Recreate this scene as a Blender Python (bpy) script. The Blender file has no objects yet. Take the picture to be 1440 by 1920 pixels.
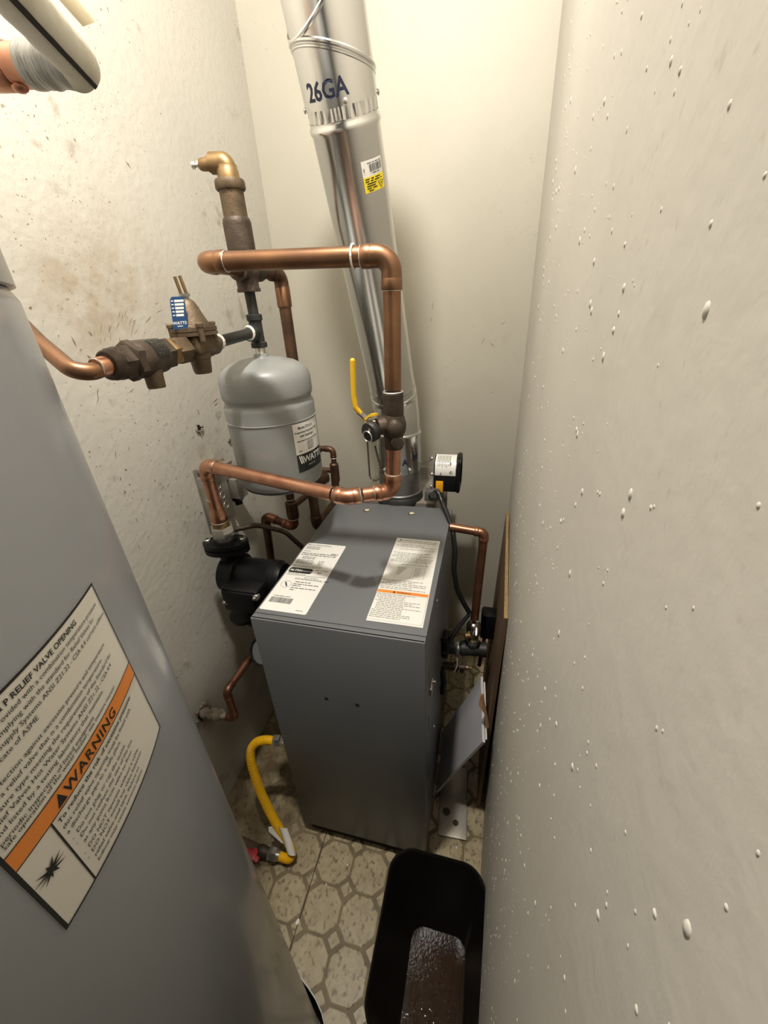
import bpy, bmesh, math, random
from mathutils import Vector as V, Matrix, Quaternion
random.seed(7)
SC = bpy.context.scene
COL = SC.collection
# ---------------------------------------------------------------- camera
H = 1.43
F = 756.83
cd = bpy.data.cameras.new('camera'); cam = bpy.data.objects.new('camera', cd); COL.objects.link(cam)
cd.sensor_fit = 'VERTICAL'; cd.sensor_height = 24.0; cd.lens = 24.0 * F / 1920
cd.shift_x = (720 - 714.82) / 1920; cd.shift_y = -(960 - 956.37) / 1920
cd.clip_start = 0.01
_p, _y, _r = 0.481137150, 0.272921926, -0.0588901376
_Rx = Matrix(((1,0,0),(0,math.cos(_p),-math.sin(_p)),(0,math.sin(_p),math.cos(_p))))
_Ry = Matrix(((math.cos(_y),0,math.sin(_y)),(0,1,0),(-math.sin(_y),0,math.cos(_y))))
_Rz = Matrix(((math.cos(_r),-math.sin(_r),0),(math.sin(_r),math.cos(_r),0),(0,0,1)))
_B = Matrix(((1,0,0),(0,0,-1),(0,1,0)))
_R = _Rz @ _Rx @ _Ry @ _B                      # world -> camera (x right, y down, z forward)
_M = Matrix((_R[0], -_R[1], -_R[2])).transposed()
cam.matrix_world = Matrix.Translation((0, 0, H)) @ _M.to_4x4()
SC.camera = cam
# ---------------------------------------------------------------- world, lamp, exposure
w = bpy.data.worlds.new('world'); SC.world = w; w.use_nodes = True
w.node_tree.nodes['Background'].inputs[0].default_value = (0.9, 0.85, 0.75, 1)
w.node_tree.nodes['Background'].inputs[1].default_value = 0.006
ld = bpy.data.lights.new('ceiling_bulb', 'SPOT'); lo = bpy.data.objects.new('ceiling_bulb', ld); COL.objects.link(lo)
lo.location = (-0.24, 0.36, 2.46); ld.energy = 94.0; ld.color = (1.0, 0.945, 0.86); ld.spot_size = math.radians(172); ld.spot_blend = 0.12; ld.shadow_soft_size = 0.04
SC.view_settings.view_transform = 'Standard'; SC.view_settings.look = 'None'
SC.view_settings.exposure = 0.0; SC.view_settings.gamma = 1.0; SC.view_settings.use_curve_mapping = False

# ---------------------------------------------------------------- materials
MATS = {}
def mat(name, col, rough=0.5, metal=0.0, col2=None, nscale=8.0, ndet=4.0, nlo=0.35, nhi=0.65, bump=0.0, bscale=60.0, coat=0.0, spec=0.5, stretch=None, rvar=0.0, alpha=None):
    if name in MATS: return MATS[name]
    m = bpy.data.materials.new(name); m.use_nodes = True; nt = m.node_tree; N = nt.nodes; L = nt.links
    b = N['Principled BSDF']
    b.inputs['Base Color'].default_value = (*col, 1); b.inputs['Roughness'].default_value = rough
    b.inputs['Metallic'].default_value = metal; b.inputs['Specular IOR Level'].default_value = spec
    if coat: b.inputs['Coat Weight'].default_value = coat; b.inputs['Coat Roughness'].default_value = 0.12
    tc = N.new('ShaderNodeTexCoord'); src = tc.outputs['Object']
    if stretch:
        mp = N.new('ShaderNodeMapping'); mp.inputs['Scale'].default_value = stretch; L.new(src, mp.inputs[0]); src = mp.outputs[0]
    if col2 is not None:
        n = N.new('ShaderNodeTexNoise'); n.inputs['Scale'].default_value = nscale; n.inputs['Detail'].default_value = ndet; L.new(src, n.inputs['Vector'])
        r = N.new('ShaderNodeValToRGB'); r.color_ramp.elements[0].position = nlo; r.color_ramp.elements[1].position = nhi
        r.color_ramp.elements[0].color = (*col, 1); r.color_ramp.elements[1].color = (*col2, 1)
        L.new(n.outputs[0], r.inputs[0]); L.new(r.outputs[0], b.inputs['Base Color'])
        if rvar:
            mr = N.new('ShaderNodeMapRange'); mr.inputs[3].default_value = rough - rvar; mr.inputs[4].default_value = rough + rvar
            L.new(n.outputs[0], mr.inputs[0]); L.new(mr.outputs[0], b.inputs['Roughness'])
    if bump:
        n2 = N.new('ShaderNodeTexNoise'); n2.inputs['Scale'].default_value = bscale; n2.inputs['Detail'].default_value = 3; L.new(src, n2.inputs['Vector'])
        bp = N.new('ShaderNodeBump'); bp.inputs['Strength'].default_value = bump; bp.inputs['Distance'].default_value = 0.002
        L.new(n2.outputs[0], bp.inputs['Height']); L.new(bp.outputs[0], b.inputs['Normal'])
    if alpha is not None: b.inputs['Alpha'].default_value = alpha
    MATS[name] = m
    return m

def wall_mat(name, col, dirt, stains, bump=0.15, speck=1.0):
    m = bpy.data.materials.new(name); m.use_nodes = True; nt = m.node_tree; N = nt.nodes; L = nt.links
    b = N['Principled BSDF']; b.inputs['Roughness'].default_value = 0.5; b.inputs['Specular IOR Level'].default_value = 0.35
    tc = N.new('ShaderNodeTexCoord'); P = tc.outputs['Object']
    def noise(s, d=4.0):
        n = N.new('ShaderNodeTexNoise'); n.inputs['Scale'].default_value = s; n.inputs['Detail'].default_value = d; L.new(P, n.inputs['Vector']); return n.outputs[0]
    def math_(op, a, b_):
        n = N.new('ShaderNodeMath'); n.operation = op
        for i, q in enumerate((a, b_)):
            if isinstance(q, (int, float)): n.inputs[i].default_value = q
            else: L.new(q, n.inputs[i])
        return n.outputs[0]
    def rng(v, a, c, lo=0.0, hi=1.0):
        n = N.new('ShaderNodeMapRange'); n.interpolation_type = 'SMOOTHSTEP'
        n.inputs[1].default_value = a; n.inputs[2].default_value = c; n.inputs[3].default_value = lo; n.inputs[4].default_value = hi; L.new(v, n.inputs[0]); return n.outputs[0]
    def mix(f, a, c):
        n = N.new('ShaderNodeMix'); n.data_type = 'RGBA'; L.new(f, n.inputs[0])
        for i, q in ((6, a), (7, c)):
            if isinstance(q, tuple): n.inputs[i].default_value = (*q, 1)
            else: L.new(q, n.inputs[i])
        return n.outputs[2]
    c = mix(rng(noise(3.0), 0.35, 0.7), col, tuple(x * 0.93 for x in col))
    if speck:
        reg = rng(noise(2.3, 2), 0.42, 0.62)
        fine = math_('MULTIPLY', rng(noise(210, 3), 0.64, 0.72), rng(noise(5, 3), 0.40, 0.60))
        c = mix(math_('MULTIPLY', fine, 0.55 * speck), c, dirt)
        sp = math_('MULTIPLY', rng(noise(95, 2), 0.67, 0.73), reg)
        c = mix(math_('MULTIPLY', sp, 0.75 * speck), c, dirt)
        sm = math_('MULTIPLY', rng(noise(14, 5), 0.60, 0.76), reg)
        c = mix(math_('MULTIPLY', sm, 0.55 * speck), c, dirt)
    for (ctr, rad, st, sc) in stains:
        d = N.new('ShaderNodeVectorMath'); d.operation = 'SUBTRACT'; L.new(P, d.inputs[0]); d.inputs[1].default_value = ctr
        ln = N.new('ShaderNodeVectorMath'); ln.operation = 'LENGTH'; L.new(d.outputs[0], ln.inputs[0])
        g = rng(ln.outputs[1], rad, 0.0)
        g = math_('MULTIPLY', g, rng(noise(22, 6), 0.3, 0.7, 0.25, 1.0))
        c = mix(math_('MULTIPLY', g, st), c, sc)
    L.new(c, b.inputs['Base Color'])
    bp = N.new('ShaderNodeBump'); bp.inputs['Strength'].default_value = bump; bp.inputs['Distance'].default_value = 0.003
    L.new(noise(70, 5), bp.inputs['Height']); L.new(bp.outputs[0], b.inputs['Normal'])
    return m

M_COP = mat('copper_satin', (0.31, 0.165, 0.09), 0.37, 0.9, (0.17, 0.09, 0.055), 14, 5, 0.35, 0.7, rvar=0.08)
M_COPN = mat('copper_bright', (0.58, 0.31, 0.20), 0.30, 0.95, (0.40, 0.185, 0.115), 26, 6, 0.4, 0.72, rvar=0.08)
M_COPD = mat('copper_dark', (0.13, 0.07, 0.04), 0.48, 0.7, (0.07, 0.042, 0.026), 22, 5)
M_SOLD = mat('solder', (0.72, 0.70, 0.66), 0.35, 0.8)
M_BRZ = mat('bronze_cast', (0.16, 0.115, 0.07), 0.55, 0.55, (0.10, 0.07, 0.045), 40, 4, bump=0.3, bscale=250)
M_BRZD = mat('bronze_dark', (0.085, 0.062, 0.045), 0.55, 0.45, (0.05, 0.035, 0.025), 50, 4, bump=0.35, bscale=250)
M_BRASS = mat('brass_old', (0.36, 0.25, 0.11), 0.42, 0.75, (0.22, 0.14, 0.07), 30, 4)
M_BLKI = mat('black_iron', (0.02, 0.022, 0.022), 0.5, 0.3, (0.035, 0.035, 0.033), 40, 3)
M_BLKG = mat('pump_black', (0.004, 0.004, 0.005), 0.42, 0.0, (0.007, 0.007, 0.008), 30, 3, bump=0.15, bscale=220, spec=0.22)
M_BLKP = mat('black_plastic', (0.006, 0.006, 0.007), 0.38, spec=0.25)
M_TANK = mat('tank_grey_paint', (0.225, 0.235, 0.23), 0.40, 0.0, (0.25, 0.258, 0.252), 5, 2, coat=0.2)
M_HEAT = mat('heater_grey_paint', (0.185, 0.19, 0.197), 0.30, 0.0, (0.205, 0.21, 0.215), 3, 2, coat=0.35, bump=0.03, bscale=6)
M_JACK = mat('boiler_grey_enamel', (0.134, 0.139, 0.146), 0.36, 0.0, (0.145, 0.150, 0.158), 4, 2, spec=0.22)
M_DARK = mat('dark_gap', (0.012, 0.011, 0.010), 0.8)
M_GALV = mat('galvanised', (0.78, 0.78, 0.76), 0.20, 1.0, (0.68, 0.68, 0.67), 5, 3, 0.3, 0.7, rvar=0.05, stretch=(1, 1, 0.3))
M_GALVD = mat('galvanised_dull', (0.45, 0.43, 0.39), 0.45, 0.7, (0.32, 0.29, 0.24), 14, 5)
M_STEEL = mat('zinc_steel', (0.62, 0.61, 0.58), 0.3, 0.9, (0.45, 0.44, 0.41), 30, 3)
M_CHROME = mat('chrome', (0.85, 0.84, 0.80), 0.12, 1.0)
M_YEL = mat('yellow_vinyl', (0.72, 0.44, 0.015), 0.42)
M_YELG = mat('yellow_gas_coat', (0.80, 0.44, 0.005), 0.40)
M_RED = mat('red_handle', (0.42, 0.025, 0.03), 0.45)
M_PAPER = mat('white_paper', (0.74, 0.73, 0.69), 0.42, coat=0.2)
M_PAPERG = mat('heater_label_paper', (0.70, 0.67, 0.60), 0.4, coat=0.1)
M_INK = mat('black_ink', (0.012, 0.012, 0.012), 0.5)
M_INKG = mat('grey_ink', (0.10, 0.096, 0.088), 0.6)
M_INKL = mat('light_ink', (0.28, 0.27, 0.24), 0.6)
M_MARK = mat('stencil_ink', (0.01, 0.014, 0.04), 0.45)
M_ORG = mat('orange_band', (0.74, 0.24, 0.04), 0.45)
M_YLAB = mat('yellow_label', (0.80, 0.64, 0.02), 0.45)
M_BLUE = mat('blue_tag', (0.012, 0.055, 0.16), 0.35)
M_LABBLK = mat('label_black', (0.012, 0.014, 0.012), 0.4)
M_TAPE = mat('white_sealant', (0.78, 0.75, 0.68), 0.6)
M_FOAM = mat('foam_insulation', (0.62, 0.59, 0.50), 0.75, 0.0, (0.45, 0.42, 0.33), 22, 5, 0.45, 0.75, bump=0.4, bscale=90)
M_FOIL = mat('foil_tape', (0.34, 0.34, 0.33), 0.34, 0.9, (0.22, 0.215, 0.205), 14, 5, bump=0.6, bscale=60, stretch=(6, 1, 1))
M_BOARD = mat('brown_hardboard', (0.21, 0.125, 0.068), 0.6, 0.0, (0.15, 0.088, 0.05), 9, 4, stretch=(1, 1, 0.2))
M_BEDGE = mat('hardboard_edge', (0.30, 0.20, 0.085), 0.8, 0.0, (0.20, 0.13, 0.055), 120, 3)
M_TAN = mat('tan_wood', (0.62, 0.54, 0.37), 0.6, 0.0, (0.52, 0.44, 0.29), 12, 4)
M_SLEEVE = mat('pale_plastic', (0.58, 0.57, 0.60), 0.28, coat=0.3)
M_CORD = mat('black_cord', (0.012, 0.013, 0.013), 0.3)
M_ARMR = mat('steel_flex_conduit', (0.10, 0.075, 0.06), 0.45, 0.7)
M_BIN = mat('bin_plastic', (0.008, 0.007, 0.006), 0.32, 0.0, bump=0.1, bscale=120)
M_GROUT = mat('vinyl_groove', (0.185, 0.135, 0.065), 0.55, 0.0, (0.12, 0.088, 0.042), 20, 5)
M_PLAS = mat('broken_plaster', (0.36, 0.32, 0.26), 0.9, 0.0, (0.16, 0.12, 0.08), 60, 5, bump=0.8, bscale=120)
M_CRUST = mat('dirt_crust', (0.09, 0.06, 0.035), 0.85)
M_SCUFF = mat('scuff_mark', (0.16, 0.125, 0.09), 0.8, 0.0, (0.26, 0.21, 0.15), 60, 3)
M_BULB = mat('bump_paint', (0.56, 0.532, 0.475), 0.45)
M_FLAKE = mat('white_flake', (0.75, 0.73, 0.68), 0.6)

def tile_mat():
    m = bpy.data.materials.new('vinyl_tile'); m.use_nodes = True; nt = m.node_tree; N = nt.nodes; L = nt.links
    b = N['Principled BSDF']; b.inputs['Roughness'].default_value = 0.38; b.inputs['Specular IOR Level'].default_value = 0.4
    g = N.new('ShaderNodeNewGeometry'); P = g.outputs['Position']
    def noise(s, d=4.0, st=None):
        n = N.new('ShaderNodeTexNoise'); n.inputs['Scale'].default_value = s; n.inputs['Detail'].default_value = d
        if st:
            mp = N.new('ShaderNodeMapping'); mp.inputs['Scale'].default_value = st; mp.inputs['Rotation'].default_value = (0, 0, 0.5); L.new(P, mp.inputs[0]); L.new(mp.outputs[0], n.inputs['Vector'])
        else: L.new(P, n.inputs['Vector'])
        return n.outputs[0]
    def rng(v, a, c, lo=0.0, hi=1.0):
        n = N.new('ShaderNodeMapRange'); n.inputs[1].default_value = a; n.inputs[2].default_value = c; n.inputs[3].default_value = lo; n.inputs[4].default_value = hi; L.new(v, n.inputs[0]); return n.outputs[0]
    def mix(f, a, c):
        n = N.new('ShaderNodeMix'); n.data_type = 'RGBA'; L.new(f, n.inputs[0])
        for i, q in ((6, a), (7, c)):
            if isinstance(q, tuple): n.inputs[i].default_value = (*q, 1)
            else: L.new(q, n.inputs[i])
        return n.outputs[2]
    c = mix(rng(noise(30, 5), 0.3, 0.7), (0.42, 0.355, 0.225), (0.32, 0.26, 0.155))
    c = mix(rng(noise(95, 5, (1, 0.7, 1)), 0.53, 0.66, 0, 0.8), c, (0.105, 0.080, 0.040))
    # grime, thickest along the left wall behind the gas line
    sx = N.new('ShaderNodeSeparateXYZ'); L.new(P, sx.inputs[0])
    a = N.new('ShaderNodeMath'); a.operation = 'MULTIPLY'; L.new(rng(sx.outputs[0], -0.40, -0.50), a.inputs[0]); L.new(rng(sx.outputs[1], 0.40, 0.52), a.inputs[1])
    a2 = N.new('ShaderNodeMath'); a2.operation = 'MULTIPLY'; L.new(a.outputs[0], a2.inputs[0]); L.new(rng(noise(16, 5), 0.35, 0.6, 0.35, 0.9), a2.inputs[1])
    c = mix(a2.outputs[0], c, (0.085, 0.058, 0.026))
    L.new(c, b.inputs['Base Color'])
    bp = N.new('ShaderNodeBump'); bp.inputs['Strength'].default_value = 0.35; bp.inputs['Distance'].default_value = 0.001
    L.new(noise(110, 4), bp.inputs['Height']); L.new(bp.outputs[0], b.inputs['Normal'])
    return m
M_TILE = tile_mat()
def water_mat():
    m = bpy.data.materials.new('rusty_water'); m.use_nodes = True; nt = m.node_tree; N = nt.nodes; L = nt.links
    b = N['Principled BSDF']; b.inputs['Base Color'].default_value = (0.09, 0.030, 0.008, 1); b.inputs['Roughness'].default_value = 0.05
    b.inputs['Transmission Weight'].default_value = 0.88; b.inputs['IOR'].default_value = 1.33
    nz = N.new('ShaderNodeTexNoise'); nz.inputs['Scale'].default_value = 160; nz.inputs['Detail'].default_value = 3; tcw = N.new('ShaderNodeTexCoord'); L.new(tcw.outputs['Object'], nz.inputs['Vector'])
    bpw = N.new('ShaderNodeBump'); bpw.inputs['Strength'].default_value = 0.22; bpw.inputs['Distance'].default_value = 0.002; L.new(nz.outputs[0], bpw.inputs['Height']); L.new(bpw.outputs[0], b.inputs['Normal'])
    return m
M_WATER = water_mat()

# ---------------------------------------------------------------- geometry helpers: a geo is (verts, faces)
def J(*gs):
    v, f = [], []
    for g in gs:
        o = len(v); v += list(g[0]); f += [tuple(i + o for i in q) for q in g[1]]
    return v, f
def perp(d):
    d = V(d).normalized(); a = V((0, 0, 1)) if abs(d.z) < 0.9 else V((1, 0, 0))
    u = d.cross(a).normalized(); return u, d.cross(u).normalized()
def lathe(o, d, prof, n=24, ph=0.0, caps=True):
    o = V(o); d = V(d).normalized(); u, w_ = perp(d); v = []; f = []
    for (t, r) in prof:
        for k in range(n):
            a = ph + 2 * math.pi * k / n
            v.append(o + d * t + (u * math.cos(a) + w_ * math.sin(a)) * max(r, 1e-5))
    for i in range(len(prof) - 1):
        for k in range(n):
            k2 = (k + 1) % n; f.append((i * n + k, (i + 1) * n + k, (i + 1) * n + k2, i * n + k2))
    if caps:
        f.append(tuple(range(n))); f.append(tuple(reversed(range((len(prof) - 1) * n, len(prof) * n))))
    return v, f
def cyl(a, b, r, n=24, r2=None):
    a = V(a); b = V(b); l = (b - a).length; r2 = r if r2 is None else r2
    return lathe(a, b - a, [(0, r), (l, r2)], n)
def hexn(a, b, r, ph=0.0):
    a = V(a); b = V(b); l = (b - a).length
    return lathe(a, b - a, [(0, r * 0.9), (l * 0.12, r), (l * 0.88, r), (l, r * 0.9)], 6, ph)
def fillet(pts, rad, n=8):
    pts = [V(p) for p in pts]; out = [pts[0]]
    for i in range(1, len(pts) - 1):
        a, b, c = pts[i - 1], pts[i], pts[i + 1]; d1 = (a - b).normalized(); d2 = (c - b).normalized()
        ang = d1.angle(d2); rr = rad[i - 1] if isinstance(rad, (list, tuple)) else rad
        if ang > 3.10 or rr < 1e-5: out.append(b); continue
        t = rr / math.tan(ang / 2); t = min(t, 0.49 * (a - b).length, 0.49 * (c - b).length); rr = t * math.tan(ang / 2)
        ctr = b + (d1 + d2).normalized() * (rr / math.sin(ang / 2)); p0 = b + d1 * t - ctr; p1 = b + d2 * t - ctr
        ax = p0.cross(p1).normalized(); tot = p0.angle(p1)
        for k in range(n + 1): out.append(ctr + Quaternion(ax, tot * k / n) @ p0)
    out.append(pts[-1]); return out
def sweep(path, r, n=16, caps=True):
    path = [V(p) for p in path]; v = []; f = []; t0 = (path[1] - path[0]).normalized(); u, _ = perp(t0)
    for i, p in enumerate(path):
        t = (path[min(i + 1, len(path) - 1)] - path[max(i - 1, 0)]).normalized()
        q = t0.rotation_difference(t); u = (q @ u); u = (u - t * u.dot(t)).normalized(); w_ = t.cross(u); t0 = t
        rr = r(i / (len(path) - 1)) if callable(r) else r
        for k in range(n):
            a = 2 * math.pi * k / n; v.append(p + (u * math.cos(a) + w_ * math.sin(a)) * rr)
    for i in range(len(path) - 1):
        for k in range(n):
            k2 = (k + 1) % n; f.append((i * n + k, i * n + k2, (i + 1) * n + k2, (i + 1) * n + k))
    if caps: f.append(tuple(reversed(range(n)))); f.append(tuple(range((len(path) - 1) * n, len(path) * n)))
    return v, f
def tube(pts, r, bend=0.03, n=16, fn=8): return sweep(fillet(pts, bend, fn), r, n)
def box(c, s, bev=0.0, R=None, seg=2):
    bm = bmesh.new(); bmesh.ops.create_cube(bm, size=1.0); bmesh.ops.scale(bm, vec=V(s), verts=bm.verts)
    if bev: bmesh.ops.bevel(bm, geom=list(bm.edges), offset=bev, segments=seg, affect='EDGES', profile=0.5)
    if R is not None: bmesh.ops.transform(bm, matrix=R.to_4x4(), verts=bm.verts)
    bmesh.ops.translate(bm, vec=V(c), verts=bm.verts); bm.verts.index_update()
    g = ([v.co.copy() for v in bm.verts], [tuple(v.index for v in q.verts) for q in bm.faces]); bm.free(); return g
def prism(poly, vec):
    n = len(poly); vec = V(vec); v = [V(p) for p in poly] + [V(p) + vec for p in poly]
    return v, [tuple(reversed(range(n))), tuple(range(n, 2 * n))] + [(i, (i + 1) % n, n + (i + 1) % n, n + i) for i in range(n)]
def torus(c, d, R, r, n=24, m=8, a0=0.0, a1=2 * math.pi):
    u, w_ = perp(d); c = V(c); full = abs(a1 - a0 - 2 * math.pi) < 1e-6; k = n if full else n + 1
    pts = [c + (u * math.cos(a0 + (a1 - a0) * i / n) + w_ * math.sin(a0 + (a1 - a0) * i / n)) * R for i in range(k)]
    if not full: return sweep(pts, r, m)
    pts.append(pts[0]); return sweep(pts, r, m, caps=False)
def sphere(c, r, n=12, sc=(1, 1, 1)):
    v = []; f = []; c = V(c); m = n // 2
    for i in range(m + 1):
        th = math.pi * i / m
        for k in range(n):
            a = 2 * math.pi * k / n; v.append(c + V((r * sc[0] * math.sin(th) * math.cos(a), r * sc[1] * math.sin(th) * math.sin(a), r * sc[2] * math.cos(th))))
    for i in range(m):
        for k in range(n): f.append((i * n + k, (i + 1) * n + k, (i + 1) * n + (k + 1) % n, i * n + (k + 1) % n))
    return v, f
_TX = {}
def text2d(s, size, align='LEFT', bold=0.0, shear=0.0, space=1.0):
    key = (s, bold, shear, align, space)
    if key not in _TX:
        cu = bpy.data.curves.new('t', 'FONT'); cu.body = s; cu.size = 1.0; cu.align_x = align; cu.resolution_u = 2; cu.offset = bold; cu.shear = shear; cu.space_character = space
        ob = bpy.data.objects.new('t', cu); COL.objects.link(ob); bpy.context.view_layer.update()
        me = bpy.data.meshes.new_from_object(ob.evaluated_get(bpy.context.evaluated_depsgraph_get()))
        _TX[key] = ([(v.co.x, v.co.y) for v in me.vertices], [tuple(p.vertices) for p in me.polygons])
        bpy.data.objects.remove(ob); bpy.data.curves.remove(cu); bpy.data.meshes.remove(me)
    v, f = _TX[key]; return [(x * size, y * size) for x, y in v], f
def mapped(g2, fn, x0=0.0, y0=0.0): return [V(fn(x + x0, y + y0)) for x, y in g2[0]], list(g2[1])
def rect2(x0, y0, x1, y1, nx=1, ny=1):
    v = [(x0 + (x1 - x0) * i / nx, y0 + (y1 - y0) * j / ny) for j in range(ny + 1) for i in range(nx + 1)]
    return v, [(j * (nx + 1) + i, j * (nx + 1) + i + 1, (j + 1) * (nx + 1) + i + 1, (j + 1) * (nx + 1) + i) for j in range(ny) for i in range(nx)]
def j2(*gs):
    v, f = [], []
    for g in gs:
        o = len(v); v += list(g[0]); f += [tuple(i + o for i in q) for q in g[1]]
    return v, f
def tlines(x0, x1, y, h, rnd, fill=0.95, nx=2):
    """one line of print too small to read: word-length dashes"""
    out = []; x = x0; end = x0 + (x1 - x0) * fill
    while x < end - h * 0.4:
        wd = min(rnd.uniform(0.7, 3.4) * h, end - x); out.append(rect2(x, y, x + wd, y + h * 0.62, nx)); x += wd + h * 0.45
    return out

def mesh_obj(name, g, m, origin=(0, 0, 0), smooth=40.0):
    me = bpy.data.meshes.new(name); o = V(origin); me.from_pydata([tuple(V(p) - o) for p in g[0]], [], [tuple(q) for q in g[1]]); me.update()
    bm = bmesh.new(); bm.from_mesh(me); bmesh.ops.recalc_face_normals(bm, faces=bm.faces); bm.to_mesh(me); bm.free()
    if smooth:
        me.polygons.foreach_set('use_smooth', [True] * len(me.polygons)); me.set_sharp_from_angle(angle=math.radians(smooth))
    if m: me.materials.append(m)
    ob = bpy.data.objects.new(name, me); COL.objects.link(ob); return ob
def thing(name, label, cat, base, group=None):
    o = bpy.data.objects.new(name, None); COL.objects.link(o); o.location = base; o.empty_display_size = 0.05
    o['label'] = label; o['category'] = cat
    if group: o['group'] = group
    ORG[o.name] = V(base); return o
ORG = {}
def part(name, g, m, parent, label=None, smooth=40.0):
    og = ORG[parent.name]; ob = mesh_obj(name, g, m, og, smooth); ob.parent = parent; ORG[ob.name] = og
    if label: ob['label'] = label
    return ob
def struct(name, g, m, smooth=0.0):
    ob = mesh_obj(name, g, m, (0, 0, 0), smooth); ob['kind'] = 'structure'; ORG[ob.name] = V((0, 0, 0)); return ob

# ================================================================ room
XL, YB, YF, ZC = -0.747, 1.49, -0.26, 2.60
def xr(y): return 0.050 + 0.035 * y if y < 1.1 else 0.0885 + 0.047 * (y - 1.1)
M_WL = wall_mat('wall_left_paint', (0.55, 0.527, 0.47), (0.20, 0.145, 0.085),
    [((XL, 0.70, 1.46), 0.17, 0.60, (0.30, 0.20, 0.10)), ((XL, 0.82, 1.50), 0.22, 0.35, (0.33, 0.25, 0.15)), ((XL, 0.61, 0.37), 0.10, 0.7, (0.16, 0.11, 0.06)),
     ((XL, 0.90, 1.05), 0.12, 0.4, (0.22, 0.17, 0.10)), ((XL, 0.88, 0.87), 0.12, 0.35, (0.16, 0.12, 0.08)), ((XL, 0.95, 0.30), 0.35, 0.5, (0.25, 0.17, 0.09))], 0.45, 1.35)
M_WB = wall_mat('wall_back_paint', (0.455, 0.43, 0.36), (0.26, 0.20, 0.12), [((0.0, YB, 1.35), 0.22, 0.12, (0.3, 0.24, 0.15))], 0.12, 0.35)
M_WR = wall_mat('wall_right_paint', (0.56, 0.532, 0.475), (0.28, 0.23, 0.16), [], 0.14, 0.3)
M_CEIL = wall_mat('ceiling_paint', (0.45, 0.42, 0.36), (0.3, 0.25, 0.2), [], 0.1, 0.0)
floor = struct('floor', box(((XL + 0.1) / 2, (YB + YF) / 2, -0.0262), (1.05, YB - YF + 0.2, 0.05)), M_GROUT)
wl = struct('wall_left', box((XL - 0.05, (YB + YF) / 2, ZC / 2), (0.1, YB - YF + 0.2, ZC)), M_WL)
wb = struct('wall_back', box(((XL + 0.1) / 2 - 0.0, YB + 0.05, ZC / 2), (0.1 - XL + 0.11, 0.1, ZC)), M_WB)
wr = struct('wall_right', prism([(xr(YF - 0.1), YF - 0.1, 0), (xr(YF - 0.1) + 0.1, YF - 0.1, 0), (xr(YB) + 0.1, YB, 0), (xr(YB), YB, 0), (xr(1.1), 1.1, 0)], (0, 0, ZC)), M_WR)
struct('ceiling', box(((XL + 0.1) / 2, (YB + YF) / 2, ZC + 0.05), (1.1, YB - YF + 0.3, 0.1)), M_CEIL)
# unseen front wall and dark doorway behind camera, set close to cut bounce light
struct('wall_front', J(box((-0.70, YF - 0.05, ZC / 2), (0.094, 0.1, ZC)), box((-0.32, YF - 0.05, 2.34), (0.67, 0.1, 0.52))), M_CEIL)

# floor: octagon and diamond vinyl tiles, proud of their grooves
PIT = 0.1016; DX, DY = -0.1855, 0.3415; TH = 0.0013
def clip(poly, nx, ny, c):
    out = []
    for i in range(len(poly)):
        a = poly[i]; b = poly[(i + 1) % len(poly)]; da = a[0] * nx + a[1] * ny - c; db = b[0] * nx + b[1] * ny - c
        if da <= 0: out.append(a)
        if da * db < 0: t = da / (da - db); out.append((a[0] + (b[0] - a[0]) * t, a[1] + (b[1] - a[1]) * t))
    return out
DG = 0.0225; GR = 0.0046                      # diamond half diagonal, groove half width
hp = PIT / 2 - 0.0; q_ = hp - DG - GR * 1.4; e_ = hp - GR * 0.55
OCT = [(e_, -q_), (e_, q_), (q_, e_), (-q_, e_), (-e_, q_), (-e_, -q_), (-q_, -e_), (q_, -e_)]
DIA = [(DG - GR, 0), (0, DG - GR), (-DG + GR, 0), (0, -DG + GR)]
def tile_geo(poly):
    n = len(poly); cx = sum(p[0] for p in poly) / n; cy = sum(p[1] for p in poly) / n
    ins = [(cx + (x - cx) * 0.955, cy + (y - cy) * 0.955) for x, y in poly]
    v = [V((x, y, -TH)) for x, y in poly] + [V((x, y, 0)) for x, y in ins]
    return v, [tuple(range(n, 2 * n))] + [(i, (i + 1) % n, n + (i + 1) % n, n + i) for i in range(n)]
shared = {}; rest = []
SEAM = DX - 2 * PIT
for kind, poly in (('tile', OCT), ('diamond_tile', DIA)):
    off = 0.5 if kind == 'tile' else 0.0
    for i in range(-8, 5):
        for j in range(-9, 13):
            x = DX + (i + off) * PIT; y = DY + (j + off) * PIT
            if not (XL - 0.06 < x < 0.14 and YF < y < YB + 0.06): continue
            pl = [(x + a, y + b) for a, b in poly]; full = True
            for (nx, ny, c) in ((-1, 0, -XL - 0.001), (1, -0.036, 0.049), (0, 1, YB - 0.001), (0, -1, -YF)):
                k = clip(pl, nx, ny, c)
                if k != pl: full = False
                pl = k
                if len(pl) < 3: break
            if len(pl) < 3: continue
            pieces = [pl]
            if kind == 'diamond_tile' and abs(x - SEAM) < 0.01:
                pieces = [clip(pl, 1, 0, SEAM - 0.0008), clip(pl, -1, 0, -SEAM - 0.0008)]; full = False
            for pc in pieces:
                if len(pc) < 3: continue
                if not (0.05 < y < 0.95 and -0.75 < x < 0.1):
                    rest.append(tile_geo(pc)); continue
                if full:
                    if kind not in shared:
                        shared[kind] = mesh_obj(kind, tile_geo(poly), M_TILE, (0, 0, 0), 0); ob = shared[kind]
                    else: ob = shared[kind].copy(); COL.objects.link(ob)
                    ob.location = (x, y, 0)
                else:
                    n = len(pc); cx = sum(p[0] for p in pc) / n; cy = sum(p[1] for p in pc) / n
                    ob = mesh_obj(kind, tile_geo([(a - cx, b - cy) for a, b in pc]), M_TILE, (0, 0, 0), 0); ob.location = (cx, cy, 0)
                ob.parent = floor
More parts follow.
